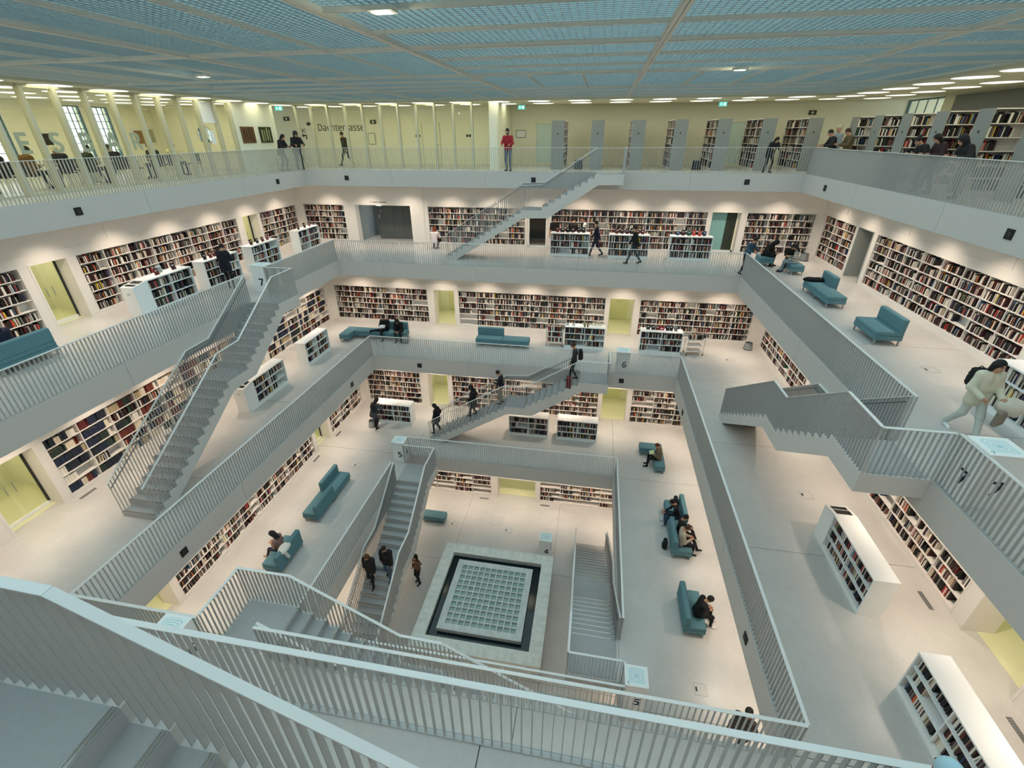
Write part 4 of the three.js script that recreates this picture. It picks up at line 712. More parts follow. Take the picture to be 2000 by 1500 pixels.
// ---------------------------------------------------------------- cafe furniture and plants behind the glass
{
  const y = Yl(8);
  const cafeTable = (x, z, w) => { const g = thing('cafe_table', `small round pale cafe table ${w}`, 'table', [x, y, z]); mesh('table_top', cyl(0.36, 0.36, 0.03, 28), MAT.table, g, [0, 0.735, 0]); mesh('column', cyl(0.03, 0.03, 0.7, 12), MAT.chrome, g, [0, 0.37, 0]); mesh('foot', cyl(0.24, 0.26, 0.02, 24), MAT.chrome, g, [0, 0.01, 0]); };
  const cafeChair = (x, z, turn, w) => { const g = thing('cafe_chair', `dark cafe chair with chrome legs ${w}`, 'chair', [x, y, z], turn); mesh('seat', rb(0.44, 0.04, 0.42, 0.015), MAT.chair, g, [0, 0.45, 0]); mesh('backrest', rb(0.42, 0.34, 0.03, 0.012), MAT.chair, g, [0, 0.68, -0.2], [-0.12, 0, 0]); for (const sx of [-1, 1]) { for (const sz of [-1, 1]) mesh('leg', cyl(0.012, 0.012, 0.44, 8), MAT.chrome, g, [sx * 0.19, 0.22, sz * 0.17]); mesh('back_post', cyl(0.01, 0.01, 0.3, 8), MAT.chrome, g, [sx * 0.18, 0.58, -0.19]); } };
  const tz = [-0.4, -2.35, -4.35, -6.1, -8.1];
  tz.forEach((z, i) => { cafeTable(-15.45, z, `by the glass, ${NTH[i]} from the near end`); cafeChair(-15.0, z + 0.62, Math.PI - 0.3, `on the near side of the ${NTH[i]} glass-front table`); cafeChair(-15.2, z - 0.66, 0.2, `on the far side of the ${NTH[i]} glass-front table`); cafeChair(-16.1, z + 0.1, Math.PI / 2, `behind the ${NTH[i]} glass-front table`); });
  for (const [x, z, s, w] of [[-17.2, -0.4, 1.0, 'at the left frame edge of the cafe'], [-16.2, -4.6, 0.5, 'on the sill before the cafe windows']]) {
    const g = thing('potted_plant', `spiky green potted plant ${w}`, 'plant', [x, s < 0.8 ? y + 0.75 : y, z]); mesh('pot', new THREE.LatheGeometry([[0, 0], [0.14, 0], [0.17, 0.3], [0.15, 0.3], [0.13, 0.04], [0, 0.04]].map((p) => new THREE.Vector2(p[0] * s, p[1] * s)), 18), MAT.pot, g);
    const r = rng(x * -7); for (let i = 0; i < 16; i++) { const a = i * 2.4, t = 0.35 + 0.5 * r(), len = (0.6 + 0.4 * r()) * s, lg = new THREE.ConeGeometry(0.035 * s, len, 5).translate(0, len / 2, 0); lg.scale(1, 1, 0.35); mesh('leaf', lg, MAT.leaf, g, [0, 0.25 * s, 0], [t * Math.cos(a), a, t * Math.sin(a)]); }
  }
  { const g = thing('low_shelf_stand', 'low chest holding the small plant in the cafe', 'chest', [-16.2, y, -4.6]); mesh('body', rb(0.4, 0.72, 0.5, 0.01), MAT.table, g, [0, 0.38, 0]); mesh('plinth', bx(0.36, 0.03, 0.46), MAT.dark, g, [0, 0.015, 0]); mesh('handle', bx(0.012, 0.02, 0.16), MAT.chrome, g, [0.206, 0.5, 0]); }
  for (const [z, yy, w, h, c, word] of [[-6.9, 1.45, 0.55, 0.45, 0x2b2724, 'dark'], [-11.6, 1.5, 0.55, 0.6, 0x8d6a3c, 'golden'], [-12.35, 1.55, 0.3, 0.6, 0xa8aa8e, 'pale text']]) { const g = thing('picture', `framed ${word} picture on the cafe window wall`, 'picture', [-20.5, y + yy, z], Math.PI / 2); span('frame', MAT.pot, g, -w / 2 - 0.12, w / 2 + 0.12, -h / 2 - 0.12, h / 2 + 0.12, 0, 0.03); span('canvas', std(c, 0.7), g, -w / 2, w / 2, -h / 2, h / 2, 0.03, 0.034); }
  { const g = thing('round_mirror', 'round mirror on the cafe end wall', 'mirror', [-17.6, y + 1.58, -12.74]); mesh('mirror_glass', new THREE.CylinderGeometry(0.42, 0.42, 0.02, 36).rotateX(Math.PI / 2), std(0xe8f0f2, 0.05, { metalness: 1 }), g, [0, 0, 0.012]); mesh('rim', new THREE.TorusGeometry(0.42, 0.02, 8, 36), MAT.mullion, g, [0, 0, 0.02]); }
  for (const [x, z, sg, w] of [[-12.3, -10.4, 1, 'wire basket']]) {
    const g = thing('wire_basket', 'round wire basket on the floor behind the far left rail', 'basket', [-12.9, y, -11.9]); for (let i = 0; i < 14; i++) { const a = i / 14 * 6.283; mesh('wire', cyl(0.006, 0.006, 0.5, 5), MAT.dark, g, [Math.cos(a) * 0.28, 0.25, Math.sin(a) * 0.28]); } for (const q of [0.01, 0.25, 0.49]) mesh('hoop', new THREE.TorusGeometry(0.28, 0.008, 5, 24).rotateX(Math.PI / 2), MAT.dark, g, [0, q, 0]);
  }
  for (const [x, w] of [[1.95, 'between the first and second far stacks'], [7.55, 'between the fourth and fifth far stacks']]) { const g = thing('step_stool', `dark round step stool ${w}`, 'stool', [x, y, -13.9]); mesh('body', cyl(0.17, 0.22, 0.4, 20), MAT.dark, g, [0, 0.2, 0]); mesh('tread_ring', cyl(0.18, 0.18, 0.03, 20), MAT.greyWall, g, [0, 0.415, 0]); }
}

// ---------------------------------------------------------------- people
const V = (x, y, z) => new THREE.Vector3(x, y, z);
function surfaceNets(f, lo, hi, cell) {                               // f(x, y, z) < 0 inside
  const nx = Math.ceil((hi[0] - lo[0]) / cell) + 1, ny = Math.ceil((hi[1] - lo[1]) / cell) + 1, nz = Math.ceil((hi[2] - lo[2]) / cell) + 1;
  const val = new Float32Array(nx * ny * nz), id = (x, y, z) => (z * ny + y) * nx + x;
  for (let z = 0; z < nz; z++) for (let y = 0; y < ny; y++) for (let x = 0; x < nx; x++) val[id(x, y, z)] = f(lo[0] + x * cell, lo[1] + y * cell, lo[2] + z * cell);
  const vid = new Int32Array(nx * ny * nz).fill(-1), pos = [], idx = [];
  const E = [[0, 1], [0, 2], [0, 4], [1, 3], [1, 5], [2, 3], [2, 6], [3, 7], [4, 5], [4, 6], [5, 7], [6, 7]];
  for (let z = 0; z + 1 < nz; z++) for (let y = 0; y + 1 < ny; y++) for (let x = 0; x + 1 < nx; x++) {
    const c = []; let m = 0; for (let k = 0; k < 8; k++) { const v = val[id(x + (k & 1), y + (k >> 1 & 1), z + (k >> 2))]; c.push(v); if (v < 0) m |= 1 << k; }
    if (m === 0 || m === 255) continue;
    let px = 0, py = 0, pz = 0, n = 0;
    for (const [a, b] of E) { if ((c[a] < 0) === (c[b] < 0)) continue; const t = c[a] / (c[a] - c[b]); px += (a & 1) + t * ((b & 1) - (a & 1)); py += (a >> 1 & 1) + t * ((b >> 1 & 1) - (a >> 1 & 1)); pz += (a >> 2) + t * ((b >> 2) - (a >> 2)); n++; }
    vid[id(x, y, z)] = pos.length / 3; pos.push(lo[0] + (x + px / n) * cell, lo[1] + (y + py / n) * cell, lo[2] + (z + pz / n) * cell);
  }
  for (let z = 1; z + 1 < nz; z++) for (let y = 1; y + 1 < ny; y++) for (let x = 1; x + 1 < nx; x++) {
    const s = val[id(x, y, z)] < 0, q = (a, b, c, d, flip) => { if (flip) idx.push(a, c, b, a, d, c); else idx.push(a, b, c, a, c, d); };
    if (s !== val[id(x + 1, y, z)] < 0) q(vid[id(x, y - 1, z - 1)], vid[id(x, y, z - 1)], vid[id(x, y, z)], vid[id(x, y - 1, z)], !s);
    if (s !== val[id(x, y + 1, z)] < 0) q(vid[id(x - 1, y, z - 1)], vid[id(x - 1, y, z)], vid[id(x, y, z)], vid[id(x, y, z - 1)], !s);
    if (s !== val[id(x, y, z + 1)] < 0) q(vid[id(x - 1, y - 1, z)], vid[id(x, y - 1, z)], vid[id(x, y, z)], vid[id(x - 1, y, z)], !s);
  }
  const g = new THREE.BufferGeometry(); g.setAttribute('position', new THREE.Float32BufferAttribute(pos, 3)); g.setIndex(idx); g.computeVertexNormals(); return g;
}
const capsule = (px, py, pz, b) => { const dx = px - b.a.x, dy = py - b.a.y, dz = pz - b.a.z; let t = (dx * b.d.x + dy * b.d.y + dz * b.d.z) / b.l; t = t < 0 ? 0 : t > 1 ? 1 : t; const ex = dx - t * b.d.x, ey = dy - t * b.d.y, ez = dz - t * b.d.z; return Math.sqrt(ex * ex + ey * ey + ez * ez) - (b.ra + (b.rb - b.ra) * t); };
const bone = (a, b, ra, rb, c) => { const d = b.clone().sub(a); return { a, d, l: Math.max(1e-8, d.lengthSq()), ra, rb, c }; };
const ell = (x, y, z, c, r) => { const ax = (x - c[0]) / r[0], ay = (y - c[1]) / r[1], az = (z - c[2]) / r[2], k = Math.sqrt(ax * ax + ay * ay + az * az); return (k - 1) * Math.min(...r); };
const smin = (a, b, k) => { const h = Math.max(k - Math.abs(a - b), 0) / k; return Math.min(a, b) - h * h * k / 4; };
function paint(g, fn) { const p = g.attributes.position, c = new Float32Array(p.count * 3), col = new THREE.Color(); for (let i = 0; i < p.count; i++) { const v = fn(p.getX(i), p.getY(i), p.getZ(i)); col.set(v); c.set([col.r, col.g, col.b], i * 3); } g.setAttribute('color', new THREE.BufferAttribute(c, 3)); return g; }
// head, hands and hair made once
const HEAD = surfaceNets((x, y, z) => {
  let d = ell(x, y, z, [0, 0.025, -0.012], [0.076, 0.098, 0.096]); d = smin(d, ell(x, y, z, [0, -0.055, 0.022], [0.054, 0.062, 0.062]), 0.04);
  const nose = bone(V(0, 0.012, 0.082), V(0, -0.022, 0.103), 0.008, 0.014); d = smin(d, capsule(x, y, z, nose), 0.012);
  for (const s of [-1, 1]) { d = smin(d, ell(x, y, z, [s * 0.077, -0.005, -0.01], [0.01, 0.032, 0.02]), 0.008); d = Math.max(d, -ell(x, y, z, [s * 0.032, 0.01, 0.096], [0.017, 0.009, 0.012])); d = smin(d, capsule(x, y, z, bone(V(s * 0.016, 0.027, 0.085), V(s * 0.046, 0.026, 0.074), 0.006, 0.005)), 0.01); }
  d = smin(d, ell(x, y, z, [0, -0.052, 0.078], [0.022, 0.008, 0.01]), 0.008);
  return smin(d, capsule(x, y, z, bone(V(0, -0.06, -0.02), V(0, -0.15, -0.035), 0.05, 0.054)), 0.03);
}, [-0.11, -0.17, -0.13], [0.11, 0.15, 0.13], 0.0085);
const HAND = (() => { // right hand hanging along -y, palm facing -x (towards the body), fingers half curled forwards
  const b = [bone(V(0, 0.02, 0), V(0, -0.03, 0), 0.026, 0.03), bone(V(0, -0.03, -0.018), V(0, -0.08, -0.026), 0.021, 0.019), bone(V(0, -0.03, 0.018), V(0, -0.08, 0.026), 0.021, 0.019)];
  [[-0.033, 0.055, 0.0078], [-0.011, 0.07, 0.0086], [0.012, 0.075, 0.009], [0.034, 0.068, 0.0086]].forEach(([z, len, r], i) => { let p = V(0, -0.085, z), a = 0.25 + 0.06 * i; for (const f of [0.45, 0.32, 0.23]) { const q = p.clone().add(V(-Math.sin(a) * len * f, -Math.cos(a) * len * f, 0)); b.push(bone(p, q, r, r * 0.9)); p = q; a += 0.55; } });
  b.push(bone(V(-0.005, -0.01, 0.03), V(-0.02, -0.045, 0.055), 0.013, 0.0105), bone(V(-0.02, -0.045, 0.055), V(-0.033, -0.075, 0.056), 0.0105, 0.0085));
  return surfaceNets((x, y, z) => { let d = 1; b.forEach((q, i) => { const e = capsule(x, y, z, q); d = i < 3 ? smin(d, e, 0.015) : smin(d, e, 0.004); }); return d; }, [-0.1, -0.18, -0.07], [0.05, 0.06, 0.09], 0.006);
})();
const cut = (g) => g;
const HAIR = {
  short: surfaceNets((x, y, z) => Math.max(ell(x, y, z, [0, 0.034, -0.02], [0.088, 0.104, 0.103]), Math.max(-(ell(x, y, z, [0, -0.03, 0.075], [0.085, 0.085, 0.085])), -(y + 0.075 + z * 0.2))), [-0.11, -0.13, -0.15], [0.11, 0.16, 0.12], 0.011),
  long: surfaceNets((x, y, z) => Math.max(smin(ell(x, y, z, [0, 0.032, -0.02], [0.093, 0.108, 0.107]), smin(capsule(x, y, z, bone(V(-0.05, 0, -0.05), V(-0.055, -0.25, -0.075), 0.06, 0.045)), capsule(x, y, z, bone(V(0.05, 0, -0.05), V(0.055, -0.25, -0.075), 0.06, 0.045)), 0.03), 0.04), -ell(x, y, z, [0, -0.07, 0.085], [0.075, 0.13, 0.1])), [-0.15, -0.33, -0.17], [0.15, 0.16, 0.13], 0.012),
  bun: surfaceNets((x, y, z) => smin(Math.max(ell(x, y, z, [0, 0.034, -0.02], [0.088, 0.104, 0.103]), Math.max(-ell(x, y, z, [0, -0.03, 0.075], [0.085, 0.085, 0.085]), -(y + 0.06))), ell(x, y, z, [0, 0.1, -0.1], [0.045, 0.045, 0.045]), 0.02), [-0.11, -0.13, -0.17], [0.11, 0.17, 0.12], 0.011),
  cap: surfaceNets((x, y, z) => Math.min(Math.max(ell(x, y, z, [0, 0.03, -0.015], [0.094, 0.112, 0.106]), -(y - 0.03)), Math.max(ell(x, y, z, [0, 0.035, 0.06], [0.08, 0.014, 0.12]), -z)), [-0.12, 0.0, -0.14], [0.12, 0.17, 0.2], 0.011),
  hood: surfaceNets((x, y, z) => Math.max(smin(ell(x, y, z, [0, 0.03, -0.03], [0.115, 0.13, 0.125]), capsule(x, y, z, bone(V(0, -0.05, -0.05), V(0, -0.16, -0.05), 0.1, 0.1)), 0.05), -ell(x, y, z, [0, -0.03, 0.12], [0.075, 0.1, 0.12])), [-0.16, -0.28, -0.2], [0.16, 0.19, 0.12], 0.013),
};
function ik(a, c, l1, l2, dir) { const d = c.clone().sub(a); let len = d.length(); const max = (l1 + l2) * 0.999; if (len > max) { c = a.clone().addScaledVector(d, max / len); d.copy(c).sub(a); len = max; } const x = (l1 * l1 - l2 * l2 + len * len) / (2 * len), hgt = Math.sqrt(Math.max(0, l1 * l1 - x * x)), u = d.clone().normalize(), p = dir.clone().addScaledVector(u, -dir.dot(u)).normalize(); return [a.clone().addScaledVector(u, x).addScaledVector(p, hgt), c]; }
const skinMat = new THREE.MeshStandardMaterial({ vertexColors: true, roughness: 0.8 });
const POSE = {
  stand: { P: [0, 0.95, 0], lean: 0.02, feet: [[0.1, 0, 0.02], [-0.1, 0, -0.03]], hands: [[0.25, 0.84, 0.06], [-0.25, 0.84, 0.06]] },
  walk: { P: [0, 0.93, 0], lean: 0.06, feet: [[0.08, 0, 0.3], [-0.08, 0.05, -0.34]], hands: [[0.24, 0.87, -0.18], [-0.24, 0.9, 0.24]] },
  rail: { P: [0, 0.93, -0.12], lean: 0.3, feet: [[0.12, 0, -0.05], [-0.12, 0, -0.2]], hands: [[0.2, 1.1, 0.33], [-0.16, 1.1, 0.34]], head: 0.35 },
  read: { P: [0, 0.95, 0], lean: 0.12, feet: [[0.1, 0, 0.05], [-0.1, 0, -0.02]], hands: [[0.1, 1.15, 0.36], [-0.1, 1.15, 0.36]], head: 0.5 },
  browse: { P: [0, 0.93, -0.1], lean: 0.42, feet: [[0.1, 0, -0.02], [-0.1, 0, -0.16]], hands: [[0.2, 1.13, 0.4], [-0.2, 1.13, 0.4]], head: 0.5 },
  sit: { P: [0, 0.52, 0], lean: 0.1, feet: [[0.11, 0, 0.5], [-0.11, 0, 0.46]], hands: [[0.09, 0.72, 0.3], [-0.09, 0.72, 0.3]], head: 0.5 },
  slump: { P: [0, 0.52, 0], lean: 0.55, feet: [[0.12, 0, 0.42], [-0.12, 0, 0.4]], hands: [[0.08, 0.62, 0.46], [-0.08, 0.62, 0.46]], head: 0.55 },
  cross: { P: [0, 0.52, 0], lean: 0.05, feet: [[0.02, 0.12, 0.62], [-0.1, 0, 0.42]], hands: [[0.1, 0.72, 0.26], [-0.1, 0.74, 0.28]], head: 0.45 },
  crouch: { P: [0, 0.42, -0.12], lean: 0.35, feet: [[0.12, 0, 0.1], [-0.12, 0, -0.02]], hands: [[0.15, 0.55, 0.4], [-0.15, 0.6, 0.4]], head: 0.15 },
  down: { P: [0, 0.93, 0], lean: 0.05, feet: [[0.09, -0.17, 0.22], [-0.09, 0.02, -0.12]], hands: [[0.24, 0.86, 0.16], [-0.25, 0.9, 0.02]], head: 0.35 },
  raised: { P: [0, 0.95, 0], lean: 0.02, feet: [[0.1, 0, 0.05], [-0.1, 0, -0.05]], hands: [[0.2, 1.62, 0.22], [-0.25, 0.86, 0.06]], head: -0.1 },
};
function person(label, pos, face, pose, o = {}) {
  const S = (o.h ?? 1.72) / 1.75, p = { ...POSE[pose], ...o.pose }, k = (v) => V(v[0], v[1], v[2]).multiplyScalar(S);
  const coat = o.coat ?? 0, top = o.top ?? 0x17171a, leg = o.leg ?? 0x15171c, shoe = o.shoe ?? 0x101012, skin = o.skin ?? 0xc49478, hair = o.hair ?? 0x17120f;
  const P = k(p.P), up = V(0, Math.cos(p.lean), Math.sin(p.lean)), side = V(1, 0, 0), fwd = V(0, -Math.sin(p.lean), Math.cos(p.lean));
  const at = (u, s, f) => P.clone().addScaledVector(up, u * S).addScaledVector(side, s * S).addScaledVector(fwd, f * S);
  const B = [], add = (a, b, ra, rb, c) => B.push(bone(a, b, ra * S, rb * S, c));
  for (const s of [-1, 1]) { add(at(0.0, s * 0.075, 0), at(0.2, s * 0.06, 0.0), 0.105 + coat * 0.5, 0.095 + coat, top); add(at(0.2, s * 0.06, 0), at(0.4, s * 0.095, -0.01), 0.095 + coat, 0.098 + coat, top); }
  add(at(0.42, 0, -0.02), at(0.52, 0, 0.0), 0.075, 0.056, top);
  add(at(0.5, 0, -0.005), at(0.57, 0, 0.015), 0.05, 0.05, skin);
  if (coat > 0.02 && p.P[1] > 0.8) for (const s of [-1, 1]) add(at(0.02, s * 0.08, 0), at(o.long ? -0.32 : -0.13, s * 0.085, 0), 0.115 + coat * 0.4, 0.12 + coat * 0.4, top);
  const handG = [];
  [1, -1].forEach((s, i) => {
    const sh = at(0.455, s * 0.175, -0.01); add(at(0.43, s * 0.09, -0.01), sh, 0.075 + coat * 0.6, 0.06 + coat * 0.7, top);
    const [el, wr] = ik(sh, k(p.hands[i]), 0.29 * S, 0.26 * S, V(s * 0.6, -0.5, -0.7));
    add(sh, el, 0.055 + coat * 0.7, 0.044 + coat * 0.6, top); add(el, wr, 0.044 + coat * 0.6, 0.034 + coat * 0.5, o.bareArm ? skin : top);
    const dir = wr.clone().sub(el).normalize(), g = HAND.clone(); if (s > 0) { g.scale(-1, 1, 1); const ix = g.index.array; for (let q = 0; q < ix.length; q += 3) { const t = ix[q]; ix[q] = ix[q + 1]; ix[q + 1] = t; } g.computeVertexNormals(); }
    g.scale(S, S, S); g.applyQuaternion(new THREE.Quaternion().setFromUnitVectors(V(0, -1, 0), dir)); g.translate(wr.x + dir.x * 0.015, wr.y + dir.y * 0.015, wr.z + dir.z * 0.015); paint(g, () => o.glove ?? skin); handG.push(g);
    const hip = at(-0.02, s * 0.088, 0), ankle = k(p.feet[i]).add(V(0, 0.085 * S, 0)), [kn, an] = ik(hip, ankle, 0.44 * S, 0.43 * S, V(s * 0.12, 0.15, 1));
    add(hip, kn, 0.092, 0.063 + (o.wide ?? 0), leg); add(kn, an, 0.062 + (o.wide ?? 0), 0.043 + (o.wide ?? 0) * 1.2, leg);
    const toe = p.feet[i][1] > 0.03 && p.feet[i][2] < 0 ? -0.06 : 0; add(V(an.x, an.y - 0.045 * S, an.z - 0.03 * S), V(an.x + s * 0.02 * S, an.y + (toe - 0.05) * S, an.z + 0.15 * S), 0.042, 0.034, shoe);
  });
  let lo = [9, 9, 9], hi = [-9, -9, -9]; for (const b of B) for (const e of [b.a, b.a.clone().add(b.d)]) { const m = Math.max(b.ra, b.rb) + 0.03; [e.x, e.y, e.z].forEach((v, i) => { lo[i] = Math.min(lo[i], v - m); hi[i] = Math.max(hi[i], v + m); }); }
  const body = surfaceNets((x, y, z) => { let d = 1; for (const b of B) { const e = capsule(x, y, z, b); d = e > d + 0.06 ? d : smin(d, e, 0.035 * S); } return d; }, lo, hi, o.cell ?? 0.022);
  paint(body, (x, y, z) => { let m = 9, c = top; for (const b of B) { const e = capsule(x, y, z, b); if (e < m) { m = e; c = b.c; } } if (o.stripe && c === top) return Math.floor(y / 0.035) % 2 ? o.stripe : top; return c; });
  const hp = at(0.57, 0, 0.02), headQ = new THREE.Quaternion().setFromEuler(new THREE.Euler(p.lean * 0.5 + (p.head ?? 0.1), o.look ?? 0, 0, 'YXZ')), hc = hp.clone().add(V(0, 0.115 * S, 0.02).applyQuaternion(headQ));
  const head = HEAD.clone(); paint(head, (x, y, z) => z > 0.06 && Math.abs(Math.abs(x) - 0.032) < 0.014 && Math.abs(y - 0.01) < 0.008 ? 0x1c1512 : z > 0.05 && Math.abs(Math.abs(x) - 0.032) < 0.02 && Math.abs(y - 0.032) < 0.006 ? hair : z > 0.07 && Math.abs(x) < 0.022 && Math.abs(y + 0.052) < 0.008 ? 0x9a5650 : o.beard && y < -0.035 && z > -0.02 && y > -0.115 ? hair : skin);
  head.scale(S, S, S); head.applyQuaternion(headQ); head.translate(hc.x, hc.y, hc.z);
  const all = mergeGeometries([body, head, ...handG]);
  const g = thing('person', label, 'person', pos, face); mesh('body', all, skinMat, g);
  const hm = mesh('hair', HAIR[o.style ?? 'short'], keyed('hair' + (o.hairMat ?? hair), () => std(o.hairMat ?? hair, 0.75)), g); hm.position.copy(hc); hm.quaternion.copy(headQ); hm.scale.setScalar(S);
  if (o.style === 'cap' || o.style === 'hood') { const h2 = mesh('hair', HAIR.short, keyed('hair' + hair, () => std(hair, 0.75)), g); h2.position.copy(hc); h2.quaternion.copy(headQ); h2.scale.setScalar(S * 0.985); hm.name = o.style; }
  return { g, at, S };
}
function backpack(label, pos, face, color, s = 1, straps = true) {
  const g = thing('backpack', label, 'backpack', pos, face), m = std(color, 0.8);
  mesh('main_bag', rb(0.3 * s, 0.44 * s, 0.16 * s, 0.06 * s, 4), m, g); mesh('front_pocket', rb(0.22 * s, 0.2 * s, 0.06 * s, 0.025 * s, 3), m, g, [0, -0.09 * s, -0.09 * s]);
  if (straps) for (const sx of [-1, 1]) mesh('strap', new THREE.TorusGeometry(0.16 * s, 0.02 * s, 6, 16, Math.PI), m, g, [sx * 0.1 * s, 0.03 * s, 0.07 * s], [0, Math.PI / 2, Math.PI / 2 * 0]);
  mesh('top_handle', new THREE.TorusGeometry(0.04 * s, 0.01 * s, 6, 12), m, g, [0, 0.22 * s, 0]);
}
const F8 = Yl(8), F7 = Yl(7), F6 = Yl(6), F5 = Yl(5), PI = Math.PI, SL = (L, s) => { let n = s > L0 ? 0 : s > S_MID0 ? Math.min(9, Math.floor((L0 - s) / T1) + 1) : s > S_MID1 ? 9 : 9 + Math.min(14, Math.floor((S_MID1 - s) / T2) + 1); return Yl(L) - n * RISE + 0.012; };
// level eight, far side
person('person in a black hooded coat leaning on the far left rail corner, left of two', [-12.25, F8, -11.2], PI / 2, 'rail', { coat: 0.03, style: 'long', h: 1.66, top: 0x0d0d10 });
person('person in black leaning on the far left rail corner, right of two', [-11.95, F8, -11.98], 0.8, 'rail', { coat: 0.03, style: 'hood', hairMat: 0x0e0f13, h: 1.78, top: 0x0e1016 });
person('person in a dark grey jacket walking behind the glass posts', [-11.2, F8, -15.4], -PI / 2, 'walk', { coat: 0.03, top: 0x23241f, leg: 0x1b1d20 });
person('bearded person in a red hooded jumper standing at the far rail', [-1.3, F8, -12.15], -0.15, 'rail', { top: 0x9b1824, leg: 0x5a6d80, shoe: 0x1a1a1c, beard: true, coat: 0.02, h: 1.78, pose: { lean: 0.06, head: 0.2, P: [0, 0.95, -0.05] } });
person('person in black behind the far rail near the right corner', [10.3, F8, -12.3], 0.2, 'rail', { coat: 0.03, style: 'long', h: 1.5, pose: { lean: 0.5 } });
person('person in black with a dark cap at the right rail corner', [12.15, F8, -11.25], -PI / 2, 'rail', { coat: 0.02 });
person('person in a brown jacket in the group at the right rail corner', [12.65, F8, -10.9], -PI / 2, 'read', { coat: 0.03, top: 0x5a4a30, style: 'short', hair: 0x3a2a18 });
person('grey-haired person in a pale grey top behind the corner group', [12.75, F8, -12.3], -1.2, 'stand', { h: 1.82, top: 0x8d9296, hair: 0xb8b09c, leg: 0x2b3038 });
person('person in black bent over a phone, right rail, left of two', [12.25, F8, -5.1], -PI / 2, 'rail', { coat: 0.03, h: 1.58, pose: { lean: 0.55 }, style: 'bun', top: 0x1a1718 });
person('person in a dark maroon coat at the right rail, right of two', [12.3, F8, -4.5], -PI / 2, 'rail', { coat: 0.03, h: 1.6, pose: { lean: 0.4 }, top: 0x2a1416, style: 'long' });
person('person in a black hooded coat alone at the right rail', [12.2, F8, -3.2], -PI / 2, 'rail', { coat: 0.04, h: 1.6, pose: { lean: 0.5 }, style: 'hood', hairMat: 0x121114, top: 0x121114 });
// cafe guests
[[-15.0, 0.25, PI, 0x14161a, 'short', 'dark jumper at the left frame edge'], [-15.2, -1.05, 0.2, 0x1d1512, 'long', 'brown top with long hair'], [-15.0, -1.72, PI, 0x6b4a14, 'short', 'ochre hat and dark coat'], [-15.2, -3.0, 0.2, 0x10141f, 'cap', 'navy coat and pale cap'], [-15.0, -3.7, PI, 0x2a3a24, 'short', 'dark green jacket'], [-15.2, -4.98, 0.2, 0x11131a, 'short', 'black coat at the third table'], [-15.2, -6.75, 0.2, 0x15181c, 'short', 'dark sweater at the fourth table'], [-15.0, -7.45, PI, 0xd8cf9c, 'short', 'pale yellow shirt']].forEach(([x, z, f, c, st, w], i) =>
  person(`cafe guest seated behind the glass in ${w}`, [x, F8 + 0.02, z], f, 'sit', { top: c, style: st, hairMat: st === 'cap' ? 0xd9d5b8 : undefined, coat: 0.03, hair: i === 7 ? 0x6a4a28 : 0x1c1510, cell: 0.026 }));
// level seven
person('man in a navy jacket seen from behind by the left rail', [-11.25, F7, -4.35], 0.3 + PI, 'read', { top: 0x0c1020, leg: 0x0f1218, coat: 0.025, h: 1.76 });
person('woman in a white and pink top crouching at the far bookcase', [-5.45, F7, -12.75], PI, 'crouch', { top: 0xe6d5d2, leg: 0x16171a, hair: 0x7a3018, style: 'long', h: 1.66, coat: 0.02 });
person('person in a black tee behind the left low bookcase, leftmost of three', [0.95, F7, -13.05], 0.2, 'stand', { bareArm: true, top: 0x121316 });
person('person in dark clothes behind the left low bookcase, middle of three', [1.9, F7, -13.2], PI, 'read', { top: 0x1c1a1c, h: 1.68, style: 'bun' });
person('person in a white shirt behind the left low bookcase, rightmost of three', [2.48, F7, -13.1], -PI / 2, 'stand', { top: 0xe8e6e2, h: 1.74 });
person('person in navy walking between the left and middle low bookcases', [3.12, F7, -12.35], -PI / 2, 'walk', { top: 0x12162a, leg: 0x1a2138, h: 1.7, coat: 0.02 });
person('person in a black jacket and cap walking before the middle low bookcase', [4.9, F7, -11.0], -PI / 2, 'walk', { top: 0x0f1011, leg: 0x1d2a3a, style: 'cap', hairMat: 0x1a1a1c, coat: 0.02, h: 1.74 });
person('person in a blue denim jacket leaning at the far right rail corner', [9.6, F7, -9.75], PI / 5, 'rail', { top: 0x2f4f68, leg: 0x10131c, style: 'bun', h: 1.66 });
person('person in black bent far forward on a stool', [10.85, F7, -11.75], 0.9, 'slump', { top: 0x0c0c0e, coat: 0.04, style: 'hood', hairMat: 0x0c0c0e });
person('person in a dark top seated facing the striped sitter', [11.85, F7, -11.45], -0.3, 'slump', { top: 0x241a1c, leg: 0x18191d, style: 'short', h: 1.62 });
person('person in a black and white striped top seated on a stool', [11.72, F7, -10.35], -2.0, 'sit', { top: 0xe6e4dc, stripe: 0x15171a, leg: 0x7f9197, style: 'long', h: 1.66, cell: 0.017 });
